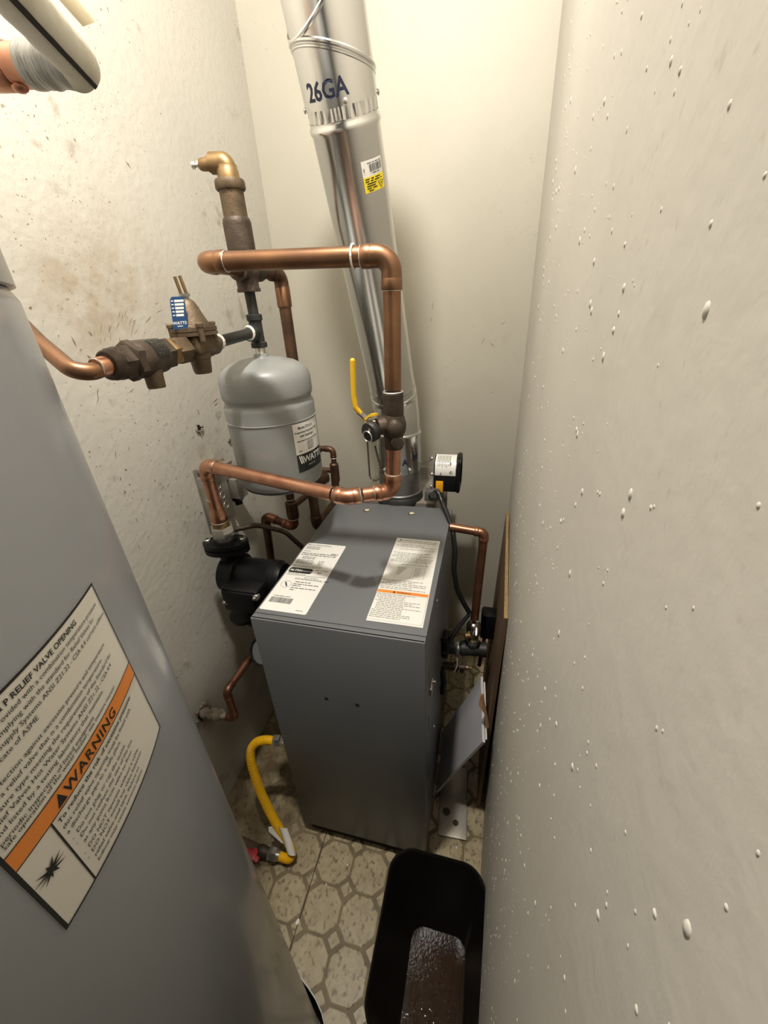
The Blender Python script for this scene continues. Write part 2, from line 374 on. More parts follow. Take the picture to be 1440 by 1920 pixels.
o = mesh_obj('sheet_seam', box((SEAM, (YB + YF) / 2, -0.0004), (0.0017, YB - YF, 0.0012)), M_DARK, (0, 0, 0), 0); o.parent = floor
fo = mesh_obj('outer_tiles', J(*rest), M_TILE, (0, 0, 0), 0); fo.parent = floor; fo['kind'] = 'stuff'

# blobs of texture under the right wall's paint
rn = random.Random(3); gs = []
for k in range(1500):
    y = rn.uniform(-0.02, 0.95) if k % 3 else rn.uniform(0.02, 0.40); z = rn.uniform(0.2, 2.1)
    s = rn.choice([0.0007, 0.0009, 0.0009, 0.0012, 0.0012, 0.0016, 0.0022]) * (0.75 + 1.0 * max(0.0, y))
    gs.append(sphere((xr(y) + s * 0.15, y, z), s * 1.05, 8, (0.5, 1.0, rn.uniform(0.9, 1.5))))
o = mesh_obj('paint_nib', J(*gs), M_BULB, (0, 0, 0)); o.parent = wr; o['kind'] = 'stuff'
# scuffs on the left wall: short dark strokes
rn = random.Random(11); gs = []
def stroke(y, z, L_, ang, wd): 
    d = V((0, math.cos(ang), math.sin(ang))); n = V((0, -math.sin(ang), math.cos(ang))); c = V((XL + 0.0002, y, z))
    gs.append(prism([c - d * L_ / 2, c + n * wd / 2, c + d * L_ / 2, c - n * wd / 2], (0.0002, 0, 0)))
for k in range(26):
    t = rn.random(); stroke(0.70 + 0.17 * t + rn.uniform(-.02, .02), 1.375 + 0.07 * t + rn.uniform(-.03, .03), rn.uniform(.008, .026), 1.2 - 0.9 * t + rn.uniform(-.15, .15), 0.0009)
for k in range(130): stroke(rn.uniform(.6, 1.2), rn.gauss(1.42, .14), rn.uniform(.0015, .004), rn.uniform(0, 3), rn.uniform(.001, .0025))
for k in range(90): stroke(rn.uniform(.6, 1.3), rn.uniform(.7, 1.35), rn.uniform(.004, .02), rn.uniform(.3, 1.6), rn.uniform(.001, .002))
for (y, z, L_, a, wd) in ((.905, 1.70, .015, -.8, .003), (1.0, 1.20, .03, .3, .003), (1.0, 1.19, .025, .2, .003), (.92, 1.19, .02, 1.9, .003), (.64, 1.39, .02, 1.7, .004), (.68, 1.40, .012, -.9, .005), (.66, 1.36, .012, -.9, .005)): stroke(y, z, L_, a, wd)
o = mesh_obj('scuff', J(*gs), M_SCUFF, (0, 0, 0), 0); o.parent = wl; o['kind'] = 'stuff'
gs = []
for (x, z, L_, a) in ((-.20, 1.40, .03, 1.5), (-.205, 1.36, .02, 1.3), (-.03, 1.29, .03, 1.1), (.0, 1.275, .03, -.7), (-.12, 1.23, .008, .5), (.03, 1.34, .02, .8), (-.14, 1.02, .01, .4), (.01, 1.12, .01, 0)):
    d = V((math.cos(a), 0, math.sin(a))); n = V((-math.sin(a), 0, math.cos(a))); c = V((x, YB - 0.0002, z))
    gs.append(prism([c - d * L_ / 2, c + n * .001, c + d * L_ / 2, c - n * .001], (0, -0.0002, 0)))
o = mesh_obj('scuff', J(*gs), M_SCUFF, (0, 0, 0), 0); o.parent = wb; o['kind'] = 'stuff'
# broken plaster round the two holes in the left wall
def wall_hole(y, z, r, seed):
    rn = random.Random(seed); pts = [(XL + 0.0006, y + r * math.cos(a) * rn.uniform(.7, 1.2), z + r * math.sin(a) * rn.uniform(.7, 1.2)) for a in [k * math.pi / 7 for k in range(14)]]
    o = mesh_obj('hole', prism(pts, (0.0004, 0, 0)), M_DARK, (0, 0, 0), 0); o.parent = wl
    gs = []
    for k in range(16):
        a = rn.uniform(0, 6.28); rr = r * rn.uniform(.95, 1.5); gs.append(box((XL + 0.003, y + rr * math.cos(a), z + rr * math.sin(a)), (0.006, r * rn.uniform(.25, .6), r * rn.uniform(.2, .5)), 0.001, Matrix.Rotation(rn.uniform(-1, 1), 3, 'X'), 1))
    o = mesh_obj('broken_plaster', J(*gs), M_PLAS, (0, 0, 0), 0); o.parent = wl
wall_hole(.905, 1.150, .009, 2); wall_hole(.605, .385, .022, 5); wall_hole(1.02, 1.075, .005, 6)

# ================================================================ water heater with its warning label
HC = V((-0.427, 0.0126, 0)); HR = 0.25
t = thing('water_heater', 'tall grey cylindrical water heater at left with a curved warning label', 'water heater', (HC.x, HC.y, 0))
part('jacket', lathe(HC, (0, 0, 1), [(0.012, HR - 0.006), (0.02, HR), (1.440, HR), (1.4465, HR - 0.003)], 96), M_HEAT, t)
part('lid', lathe(HC, (0, 0, 1), [(1.4468, HR - 0.004), (1.4475, HR + 0.0008), (1.500, HR + 0.0008), (1.507, HR - 0.006), (1.510, HR - 0.02)], 96), M_HEAT, t)
part('base_ring', lathe(HC, (0, 0, 1), [(0.0, HR - 0.012), (0.014, HR - 0.012)], 64), M_DARK, t)
def hs(r_off):
    def fn(x, y):   # x metres along the surface, y height
        a = math.radians(95.2) + x / HR
        return (HC.x + (HR + r_off) * math.sin(a), HC.y - (HR + r_off) * math.cos(a), y)
    return fn
LW = math.radians(119.0 - 95.2) * HR; Z0, Z1 = 1.1725, 1.2988
lab = part('warning_label', mapped(rect2(0, Z0, LW, Z1, 24, 1), hs(0.0006)), M_PAPERG, t, 'cream printed label with an orange warning band')
bw = 0.0011
part('border', mapped(j2(rect2(0, Z0, LW, Z0 + bw, 24), rect2(0, Z1 - bw * 1.4, LW, Z1, 24), rect2(0, Z0, bw * 1.6, Z1), rect2(LW - bw * 0.8, Z0, LW, Z1), rect2(bw, 1.2262, LW, 1.2268, 24), rect2(bw, 1.2366, LW, 1.2372, 24), rect2(0.0187, Z0, 0.0196, 1.2262)), hs(0.0010)), M_INK, lab)
part('orange_band', mapped(rect2(bw, 1.2268, LW - bw, 1.2366, 24, 1), hs(0.0009)), M_ORG, lab)
tx = [mapped(text2d('WARNING', 0.0083, bold=0.014, space=1.12), hs(0.0012), 0.0305, 1.2286)]
sq = [(0.0245, 1.2280), (0.0300, 1.2280), (0.02725, 1.2352)]
tx.append(([V(hs(0.0012)(*p)) for p in sq], [(0, 1, 2)]))
tx.append(mapped(text2d('T & P RELIEF VALVE OPENING', 0.0042, 'RIGHT', bold=0.016), hs(0.0010), 0.0790, 1.2912))
def para(lines, x, y, size, lead, **k):
    for i, s in enumerate(lines): tx.append(mapped(text2d(s, size, **k), hs(0.0010), x, y - lead * i))
para(['If not already provided with a combination temperature-pressure', 'relief valve complying with the standard for Relief Valves for', 'Hot Water Supply Systems ANSI Z21.22 - CSA 4.4 current edition', 'and Certificate of ASME'], 0.0035, 1.2868, 0.0036, 0.0045)
para(['For protection against excessive pressure and temperature', 'install a relief valve that is a combination temperature-', 'pressure type meeting the requirements of the Standard for', 'Relief Valves Hot Water Systems ANSI Z21.22 - CSA 4.4', 'and listed by a testing laboratory that maintains', 'periodic inspection of listed equipment'], 0.0035, 1.2650, 0.0036, 0.0045)
para(['safe operation of the water heater, see owners manual.'], 0.0035, 1.2398, 0.0035, 0.004)
para(['To reduce the risk of excessive pressures'], 0.0215, 1.2213, 0.0040, 0.0045, bold=0.01)
para(['this relief valve opening must be fitted with', 'a discharge pipe to a safe place.'], 0.0215, 1.2163, 0.0036, 0.0045)
para(['-  Do not plug or cap the outlet.', '-  Do not reduce the size of the line', '   at any point from valve to floor.'], 0.0215, 1.2060, 0.0036, 0.0045)
para(['-  DO NOT operate without a valve.', '-  DO NOT install any valve between', '   relief valve and tank. Failure to', '   follow may cause serious injury.'], 0.0215, 1.1915, 0.0036, 0.0045)
part('lettering', J(*tx), M_INK, lab, smooth=0)
# jagged burst pictogram
rn = random.Random(5); c0 = (0.0093, 1.2080); pts = []
for k in range(22):
    a = 2 * math.pi * k / 22; r = (rn.uniform(.0070, .0112) if k % 2 == 0 else rn.uniform(.0020, .0040)); pts.append((c0[0] + r * 0.82 * math.cos(a), c0[1] + r * 0.62 * math.sin(a)))
bv = [c0] + pts
part('burst_symbol', ([V(hs(0.0012)(*p)) for p in bv], [(0, 1 + k, 1 + (k + 1) % 22) for k in range(22)]), M_INK, lab, smooth=0)
# curled trim at the heater's foot
t = thing('curled_trim', 'curled dark sheet with a bright edge at the water heater foot', 'trim', (-0.30, 0.23, 0))
def curl(o):
    pts = [(-.348, .268, .088), (-.3230, .2490, .085), (-.3000, .2395, .080), (-.2780, .2285, .070), (-.2600, .2150, .060), (-.2480, .2010, .052), (-.2380, .1840, .050), (-.230, .150, .045)]
    return [V(p) for p in pts]
cp = fillet(curl(0), 0.02, 5)
v = []; f = []
for p in cp: v += [p, V((p.x - 0.006, p.y - 0.006, 0.0)), V((p.x - 0.0085, p.y - 0.0085, 0.0)), V((p.x - 0.0025, p.y - 0.0025, p.z))]
for i in range(len(cp) - 1):
    for k in range(4): f.append((i * 4 + k, i * 4 + (k + 1) % 4, i * 4 + 4 + (k + 1) % 4, i * 4 + 4 + k))
f += [(3, 2, 1, 0), tuple((len(cp) - 1) * 4 + k for k in range(4))]
part('sheet', (v, f), M_BLKP, t)
part('bright_edge', sweep([p + V((-0.001, -0.001, 0.0008)) for p in cp], 0.0013, 8), M_PAPER, t)

# ---- plumbing over the heater, close to the lens at top left
t = thing('taped_copper_pipe', 'copper pipe wrapped in foil tape above the water heater', 'pipe', (-0.50, 0.425, 1.62))
FO = V((-0.3730, 0.4250, 1.6300))                        # corner where the line turns toward the door
AX = V((-1, 0, 0.11)).normalized()
part('pipe', cyl(FO + AX * 0.050, FO + AX * 0.30, 0.0155, 32), M_COPN, t)
part('coupling', lathe(FO + AX * 0.074, AX, [(0, 0.0160), (0.002, 0.0172), (0.036, 0.0172), (0.040, 0.0160)], 32), M_COPN, t)
part('solder_drip', sphere(FO + AX * 0.071 + V((0, -0.003, -0.0150)), 0.0065, 12, (1.2, 1, .7)), M_COPN, t)
part('foil_wrap', sweep([FO + AX * (0.056 - 0.004 * k) for k in range(13)], lambda q: 0.0166 + 0.0005 * math.sin(q * 17) + .0004 * math.sin(q * 41), 32), M_FOIL, t, 'crinkled silver tape end')
t = thing('foam_pipe_sleeve', 'white foam pipe insulation with a dark slit, rising toward top left', 'pipe insulation', tuple(FO))
UP = V((0.045, -0.100, 0.0)).normalized()
part('foam', sweep([FO + AX * 0.010 - UP * .006, FO + AX * 0.003 + UP * 0.000] + [FO + UP * (.008 + .012 * k) for k in range(16)], lambda q: 0.0172 + 0.0005 * math.sin(q * 40), 32), M_FOAM, t)
vw = (V((0, 0, H)) - (FO + UP * 0.05)).normalized(); sd = (vw - UP * vw.dot(UP)).normalized(); s2 = UP.cross(sd)
sd2 = (sd * 0.97 - s2 * 0.22).normalized()
part('slit', prism([FO + UP * 0.000 + sd2 * 0.0172 - s2 * 0.0018, FO + UP * 0.000 + sd2 * 0.0172 + s2 * 0.0018, FO + UP * 0.18 + sd2 * 0.0175 + s2 * 0.0020, FO + UP * 0.18 + sd2 * 0.0175 - s2 * 0.0020], sd2 * 0.0012), M_DARK, t, 'dark open slit along the foam')
t = thing('tan_strip', 'flat tan strip sticking out behind the white foam sleeve', 'strip', (-0.47, 0.57, 1.73))
p0 = V((-0.4690, 0.5750, 1.7286)); p1 = V((-0.4800, 0.5680, 1.7245)); dd = V((-0.008, -0.016, 0.0155)).normalized()
part('strip', prism([p0, p1, p1 + dd * 0.12, p0 + dd * 0.12], V((0.001, 0.001, 0.003))), M_TAN, t)

# ================================================================ boiler
BX0, BX1, BY0, BY1, BZ0, BZ1 = -0.452, -0.084, 0.549, 1.10, 0.045, 0.855
t = thing('boiler', 'dark grey sheet-metal boiler cabinet with two labels on top', 'boiler', ((BX0 + BX1) / 2, (BY0 + BY1) / 2, 0))
bmx, bmy = (BX0 + BX1) / 2, (BY0 + BY1) / 2
part('front_panel', J(box((bmx, BY0 + 0.004, (BZ0 + BZ1) / 2), (BX1 - BX0, 0.008, BZ1 - BZ0), 0.0022), box((bmx, BY0 + 0.0095, BZ1 - 0.004), (BX1 - BX0, 0.017, 0.008), 0.0022)), M_JACK, t)
tp = part('top_panel', box((bmx, (BY0 + 0.0195 + BY1) / 2, BZ1 - 0.004), (BX1 - BX0, BY1 - BY0 - 0.0195, 0.008), 0.0016), M_JACK, t)
sp = part('side_panel', box((BX1 - 0.004, (BY0 + 0.011 + BY1) / 2, (BZ0 + BZ1 - 0.009) / 2), (0.008, BY1 - BY0 - 0.011, BZ1 - BZ0 - 0.009), 0.0015), M_JACK, t)
part('side_panel', box((BX0 + 0.004, (BY0 + 0.011 + BY1) / 2, (BZ0 + BZ1 - 0.009) / 2), (0.008, BY1 - BY0 - 0.011, BZ1 - BZ0 - 0.009), 0.0015), M_JACK, t)
part('back_panel', box((bmx, BY1 - 0.004, (BZ0 + BZ1 - 0.009) / 2), (BX1 - BX0 - 0.018, 0.006, BZ1 - BZ0 - 0.012)), M_JACK, t)
part('base', box((bmx, bmy, 0.0235), (BX1 - BX0 - 0.03, BY1 - BY0 - 0.024, 0.047), 0.002), M_DARK, t)
part('inner_core', box((bmx, bmy, 0.44), (BX1 - BX0 - 0.024, BY1 - BY0 - 0.04, 0.78)), M_DARK, t)
for (x, z) in ((-0.3073, 0.6418), (-0.2346, 0.6402)):
    part('screw_hole', box((x, BY0 - 0.0001, z), (0.0085, 0.0006, 0.0075)), M_DARK, t)
for (x, y) in ((-0.3419, 1.0518), (-0.2017, 1.0516)):
    h = part('knockout_hole', lathe((x, y, BZ1 + 0.0002), (0, 0, 1), [(0, 0.0095), (0.0004, 0.0095)], 20), M_DARK, t)
    part('insulation', lathe((x + 0.001, y + 0.002, BZ1 + 0.0005), (0, 0, 1), [(0, 0.0078), (0.0004, 0.007)], 16), M_TAN, h)
for (y, z) in ((0.7285, 0.8073), (0.6969, 0.3993), (1.02, 0.80)):
    part('screw', lathe((BX1, y, z), (1, 0, 0), [(0, .005), (.002, .005), (.0035, .002)], 10), M_STEEL, t)
for (z, l) in ((0.70, .05), (0.55, .05), (0.36, .05), (0.25, .05)):
    part('vent_slot', box((BX1 + 0.0002, 0.60, z), (0.0006, 0.004, l)), M_DARK, t)
lt = part('latch', J(box((BX1 + .003, 0.625, .645), (.006, .034, .022), .002), lathe((BX1 + .005, .628, .659), (1, 0, 0), [(0, .004), (.006, .004), (.008, .002)], 10)), M_STEEL, t, 'small bright steel latch')
# labels on the top panel
def deck(x, y, z=0.0): return V((x, y, BZ1 + z))
def flat(z): return lambda x, y: (x, y, BZ1 + z)
def round_rect(x0, y0, x1, y1, r):
    pts = []
    for cx, cy, a in ((x1 - r, y1 - r, 0), (x0 + r, y1 - r, 90), (x0 + r, y0 + r, 180), (x1 - r, y0 + r, 270)):
        for k in range(5): b = math.radians(a + 22.5 * k); pts.append((cx + r * math.cos(b), cy + r * math.sin(b)))
    return pts
rn = random.Random(21)
la = part('rating_label', prism([deck(x, y, 0.0001) for x, y in round_rect(-0.4477, 0.579, -0.3387, 0.846, .004)], (0, 0, .0003)), M_PAPER, t, 'white rating label with barcode on the left of the top', 0)
f1 = flat(0.0006); X0, X1 = -0.4425, -0.3435
g = [mapped(text2d('ECR INTERNATIONAL', .0068, bold=.012), f1, X0, .8345), mapped(text2d('ECR INTERNATIONAL, INC', .0070, bold=.012), f1, X0 + .028, .6890)]
rows = []
for y in (.8270, .8220, .8170): rows += tlines(X0, X0 + .04, y, .0034, rn)
for y in (.8060, ): rows += tlines(X0, X0 + .02, y, .0034, rn)
rows += tlines(X1 - .022, X1 - .002, .8010, .0050, rn)
for y in (.7960, .7890): rows += tlines(X0, X1, y, .0048, rn)
for y in (.780, .774): rows += tlines(X0 + .008, X0 + .045, y, .0040, rn)
for y in (.7660, .7610, .7560, .7510): rows += tlines(X0, X0 + .048, y, .0034, rn); rows += tlines(X0 + .058, X0 + .073, y, .0034, rn)
for y in (.7425, .7375): rows += tlines(X0, X1 - .02, y, .0030, rn)
for y in (.729, ): rows += tlines(X0 + .064, X1 - .002, y, .0034, rn)
rows += tlines(X0, X0 + .05, .7085, .0034, rn)
rows += tlines(X0 + .048, X0 + .085, .6970, .0030, rn)
for y, a, b in ((.6790, .036, .076), (.6710, .034, .100), (.6650, .034, .055), (.6570, .034, .098), (.6500, .034, .045)): rows += tlines(X0 + a - .002, X0 + b - .002, y, .0042, rn)
rows += tlines(X0 + .006, X0 + .05, .6250, .0034, rn); rows += tlines(X1 - .022, X1 - .006, .5870, .0028, rn)
for y in (.7295, .7255): rows += tlines(X0 + .072, X0 + .083, y - .008, .0030, rn)
part('fine_print', mapped(j2(*rows), f1), M_INKG, la, smooth=0)
bars = []; x = X0 + .004
while x < X0 + .055:
    wd = rn.choice([.0006, .0011, .0016]); bars.append(rect2(x, .6040, x + wd, .6215)); x += wd + rn.choice([.0007, .0011])
bars += [rect2(X0, .7040, X1, .7052)]
part('barcode', mapped(j2(*bars), f1), M_INK, la, smooth=0); sy = []
oc = [(X0 + .016 + .0125 * math.cos(math.radians(22.5 + 45 * k)), .6680 + .0125 * math.sin(math.radians(22.5 + 45 * k))) for k in range(8)]
for k in range(8):
    a, b = V((*oc[k], 0)), V((*oc[(k + 1) % 8], 0)); n = (b - a).normalized().cross(V((0, 0, 1))) * .0005
    sy.append(prism([deck(*(a.xy), .0005), deck(*(b.xy), .0005), deck(*((b + n).xy), .0005), deck(*((a + n).xy), .0005)], (0, 0, .0002)))
sy.append(prism([deck(X0 + .010, .675, .0005), deck(X0 + .013, .676, .0005), deck(X0 + .022, .661, .0005), deck(X0 + .019, .660, .0005)], (0, 0, .0002)))
part('symbol', J(*sy), M_INK, la, smooth=0)
part('lettering', J(*g), M_INK, la, smooth=0)
part('logo_plate', prism([deck(x, y, .0005) for x, y in round_rect(X0 - .002, .7130, X0 + .058, .7330, .006)], (0, 0, .0002)), M_LABBLK, la, 'black pill-shaped logo with white letters', 0)
part('logo_lettering', J(mapped(text2d('ALTRN', .0100, bold=.03), flat(.0009), X0 + .001, .7195), mapped(text2d('COMMODORE', .0050, bold=.01), flat(.0009), X0 + .0270, .7200)), M_PAPER, la, smooth=0)
lb = part('lighting_label', prism([deck(-0.2145, .9095, .0001), deck(-0.0985, .9095, .0001), deck(-0.0945, .5885, .0001), deck(-0.2105, .5885, .0001)], (0, 0, .0003)), M_PAPER, t, 'white instruction label with an orange stripe on the right of the top', 0)
X0, X1 = -0.2085, -0.1005
rows = []; lite = []; g = []
g.append(mapped(text2d('WARNING', .0058, bold=.01), f1, X0 + .013, .8975)); g.append(([V(f1(*p)) for p in ((X0 + .003, .8975), (X0 + .010, .8975), (X0 + .0065, .9045))], [(0, 1, 2)]))
lite += tlines(X0 + .045, X1, .8975, .0042, rn)
y = .8900
while y > .7960:
    if rn.random() < .82: lite += tlines(X0 + (0 if rn.random() < .6 else .012), X1 - rn.choice([0, 0, .01, .03]), y, .0040, rn)
    y -= .0056
y = .716
lite += tlines(X0 + .03, X1 - .01, .7900, .0040, rn)
for y in (.7250, .7190, .7130, .7070, .7000, .6945): lite += tlines(X0 + rn.choice([0, .01]), X1 - rn.choice([0, .01, .03]), y, .0040, rn)
y = .6740
while y > .598:
    lite += tlines(X0 + (0 if rn.random() < .6 else .006), X1 - rn.choice([0, .004, .02, .04]), y, .0036, rn); y -= .0052
fr = lambda x0, y0, x1, y1, w_: [rect2(x0, y0, x1, y0 + w_), rect2(x0, y1 - w_, x1, y1), rect2(x0, y0, x0 + w_, y1), rect2(x1 - w_, y0, x1, y1)]
lite += fr(X0 + .024, .7380, X1 - .017, .7830, .0006) + [rect2(X0 + .060, .7380, X0 + .0606, .7830)] + fr(X0 - .003, .5935, X1 + .003, .6785, .0006)
for k in range(6): lite += [rect2(X0 + .026, .7760 - k * .0055, X0 + .028 + .018 * (1 - k / 7), .7785 - k * .0055)]
for k in range(7): lite += tlines(X0 + .066, X0 + .082, .7770 - k * .0052, .0032, rn)
part('fine_print', mapped(j2(*lite), f1), M_INKL, lb, smooth=0)
part('orange_stripe', mapped(rect2(X0 - .0025, .6800, X1 + .0035, .6895), f1), M_ORG, lb, smooth=0)
g.append(mapped(text2d('WARNING', .0064, bold=.012), flat(.0009), X0 + .042, .6822)); g.append(([V(flat(.0009)(*p)) for p in ((X0 + .032, .6820), (X0 + .039, .6820), (X0 + .0355, .6885))], [(0, 1, 2)]))
part('lettering', J(*g), M_INK, lb, smooth=0)

# gauge behind the boiler's left edge
t = thing('round_gauge', 'round grey-faced gauge with a black rim at the boiler left side', 'gauge', (-0.470, 0.62, 0.695))
gc = V((-0.484, 0.60, 0.700)); gd = V((-0.25, -0.75, 0.55)).normalized()
part('rim', lathe(gc, gd, [(-.012, .028), (0, .034), (.006, .034), (.006, .030), (.001, .030)], 32), M_BLKP, t)
part('dial', lathe(gc, gd, [(0, .0302), (.0015, .0302)], 32), mat('dial_grey', (.10, .105, .105), .4), t, 'plain grey dial')
part('stem', cyl(gc - gd * .01, gc - gd * .01 + V((.04, .03, -.01)), .006), M_BRASS, t)

# draft hood and vent collar behind the boiler
t = thing('draft_hood', 'dull galvanized draft hood box behind the boiler under the flue', 'draft hood', (-0.25, 1.25, 0.4))
part('hood_box', box((-0.262, 1.225, 0.62), (0.25, 0.20, 0.47), 0.004), M_GALVD, t)
part('back_plate', box((-0.23, 1.318, 0.80), (0.22, 0.004, 0.20), 0.001), M_GALVD, t)
part('hood_ring', lathe((-0.262, 1.172, 0.852), (0, 0, 1), [(0, .078), (.012, .076), (.020, .070)], 40), M_BLKI, t)

# ================================================================ flue pipe
t = thing('flue_pipe', 'shiny galvanized round flue pipe leaning up from behind the boiler', 'flue pipe', (-0.262, 1.172, 0.872))
FR = 0.0635
U0 = V((-0.2685, 1.147, 1.215)); UD = (V((-0.2905, 0.903, 1.7985)) - U0).normalized()
LB = V((-0.2600, 1.172, 0.872))
part('collar', lathe(LB, (0, 0, 1), [(0, .067), (.003, .0700), (.008, .0700), (.010, .0672), (.085, .0660)], 48), mat('collar_metal', (0.36, 0.36, 0.35), .34, .9, (.28, .28, .27), 9, 3), t, 'duller dark collar at the bottom')
part('damper_section', lathe(LB, (0, 0, 1), [(.080, .0675), (.082, .0682), (.190, .0675), (.194, .0700), (.200, .0700), (.203, .0672)], 48), M_GALV, t)
# adjustable elbow gores, each beaded
pz = LB + V((0, 0, .200))
part('elbow_gore', sweep([pz, pz + V((0, -.003, .03)), pz + V((-.001, -.008, .058)), U0 + UD * -.056], .0655, 48, caps=False), M_GALV, t)
part('elbow_gore', lathe(U0 + UD * -.066, UD, [(0, .0655), (.004, .0655), (.006, .0675), (.010, .0675), (.013, .0655), (.030, .0650), (.034, .0672), (.038, .0672), (.041, .0645), (.062, .0640)], 48, caps=False), M_GALV, t)
zt = 0.55
part('straight_section', lathe(U0, UD, [(-.008, .0650), (-.004, .0662), (.002, .0640), (.010, FR), (.536, FR), (.540, .0662), (.546, .0662), (.550, FR), (.554, FR)], 64, caps=False), M_GALV, t)
# crimped end
v = []; f = []; n = 120; u, w_ = perp(UD)
for s, am in ((.553, .0), (.557, .0009), (.576, .0012)):
    for k in range(n):
        a = 2 * math.pi * k / n; r = FR - .0012 + (am if k % 4 < 2 else -am); v.append(U0 + UD * s + (u * math.cos(a) + w_ * math.sin(a)) * r)
for i in range(2):
    for k in range(n): f.append((i * n + k, i * n + (k + 1) % n, (i + 1) * n + (k + 1) % n, (i + 1) * n + k))
part('crimped_end', (v, f), M_GALV, t, smooth=20)
part('upper_elbow', lathe(U0, UD, [(.571, FR + .0010), (.571, FR + .0018), (.98, FR + .0018)], 64, caps=False), M_GALV, t)
# tilted beads of the upper elbow
tow = V((0, 0, H)) - (U0 + UD * .6); tow = (tow - UD * tow.dot(UD)).normalized(); rt = UD.cross(tow).normalized()
if rt.x < 0: rt = -rt
def tilted(off, kx, ky, rad, rr):
    pts = [];
    for k in range(65):
        a = 2 * math.pi * k / 64; pts.append(U0 + UD * (off + kx * math.sin(a) + ky * math.cos(a)) + (rt * math.sin(a) + tow * math.cos(a)) * rad)
    return sweep(pts, rr, 8, caps=False)
for g_ in (tilted(.625, -.023, .017, FR + .0018, .0034), tilted(.618, -.023, .017, FR + .0012, .0024),): part('elbow_bead', g_, M_GALV, t)
part('elbow_bead', tilted(.705, .047, -.022, FR + .0018, .0034), M_GALV, t)
part('elbow_bead', tilted(.90, -.03, .0, FR + .0018, .0033), M_GALV, t)
def onflue(rad, s0):
    def fn(x, y):
        a = x / rad; p = U0 + UD * (s0 + y) + (rt * math.sin(a) + tow * math.cos(a)) * rad; return p
    return fn
part('stencil', mapped(text2d('26GA', .0320, 'CENTER', bold=.022, space=1.0), onflue(FR + .0024, .583), -.0235, 0), M_MARK, t, 'dark blue stencilled 26GA', 0)
for (s, x) in ((.576, .007), (.573, -.098), (.573, .096)):
    p = onflue(FR + .0018, s)(x, 0); nrm = (p - (U0 + UD * s)).normalized()
    part('rivet_screw', lathe(p, nrm, [(0, .0042), (.002, .0042), (.0035, .002)], 10), M_STEEL, t)
_of = lambda o: (lambda x, y: onflue(FR + o, 0.0)(.015 + (x - .028) * 1.655, .448 + (y - .362) * .671))
fs = _of(.0005)
sa = part('sticker', mapped(rect2(.028, .362, .057, .432, 8, 1), fs), M_PAPER, t, 'small sticker, white above yellow', 0)
fs2 = _of(.0009); fs3 = _of(.0013)
part('yellow_half', mapped(rect2(.028, .362, .057, .3965, 8, 1), fs2), M_YLAB, sa, smooth=0)
rn = random.Random(4); rows = []
for k, (a, b) in enumerate(((.030, .055), (.030, .055), (.032, .045), (.031, .0455), (.031, .0455), (.033, .043))): rows += tlines(a, b, .3905 - k * .0052, .0042, rn, nx=2)
rows += [rect2(.0465, .3795, .0560, .3805, 3), ]
tri = [((.0465, .3800), (.0474, .3800), (.0512, .3655), (.0507, .3640)), ((.0560, .3800), (.0551, .3800), (.0510, .3655), (.0512, .3640)), ((.0500, .3765), (.0526, .3765), (.0513, .3725), (.0510, .3725))]
x = .0375
while x < .0550:
    wd = rn.choice([.0005, .0009]); rows.append(rect2(x, .4060, x + wd, .4220)); x += wd + rn.choice([.0005, .0009])
rows += tlines(.041, .0515, .4015, .0030, rn) + tlines(.035, .056, .4240, .0028, rn) + [rect2(.030, .408, .0308, .4165)]
part('print', J(mapped(j2(*rows), fs3), *[([fs3(*p) for p in q], [(0, 1, 2, 3)]) for q in tri]), M_INK, sa, smooth=0)
def oncol(rad):
    to = V((0, 0, 0)) - V((LB.x, LB.y, 0)); to.z = 0; to.normalize(); r_ = V((-to.y, to.x, 0))
    return lambda x, y: LB + V((0, 0, y)) + (to * math.cos(x / rad) + r_ * math.sin(x / rad)) * rad
part('stencil', mapped(text2d('A', .026, 'CENTER', bold=.03), oncol(.0686), .0180, .112), M_MARK, t, 'dark stencilled letter A', 0)
part('stencil', mapped(text2d('M', .026, 'CENTER', bold=.03), oncol(.0686), .0545, .122), M_MARK, t, 'dark stencilled letter M', 0)
for x in (.033, -.05):
    p = oncol(.0680)(x, .095); nrm = (p - V((LB.x, LB.y, p.z))).normalized(); part('rivet_screw', lathe(p, nrm, [(0, .005), (.003, .005), (.005, .003)], 10), M_STEEL, t)

# vent damper motor and its cord
t = thing('vent_damper_motor', 'black and white vent damper motor beside the flue collar', 'damper motor', (-0.105, 1.175, 0.90))
DC = V((-0.108, 1.172, 0.957))
part('housing', J(box((-0.110, 1.172, .925), (.070, .085, .058), .004), cyl((-0.145, 1.172, .957), (-0.076, 1.172, .957), .0425, 36)), M_BLKP, t)
part('end_cap', J(box((-0.072, 1.172, .945), (.012, .098, .100), .006), cyl((-0.078, 1.172, .957), (-0.066, 1.172, .957), .049, 36)), M_BLKP, t)
u_ = []
def wrap(rad): return lambda x, a: V((x, 1.172 - rad * math.cos(a), .957 + rad * math.sin(a)))
wl_ = part('label', mapped(rect2(-.142, -.75, -.080, 1.75, 2, 16), wrap(.0431)), M_PAPER, t, 'white wrap-around label')
rn = random.Random(9); g2 = []
for k in range(9): g2.append(rect2(-.135 + k * .0045, .55 - rn.random() * .15, -.1333 + k * .0045, 1.45, 1, 6))
g2 += [rect2(-.098, .6, -.094, .8, 1, 2), rect2(-.126, -.35, -.123, .05, 1, 2)]
part('fine_print', mapped(j2(*g2), wrap(.0434)), M_INKG, wl_, smooth=0)
ring = []
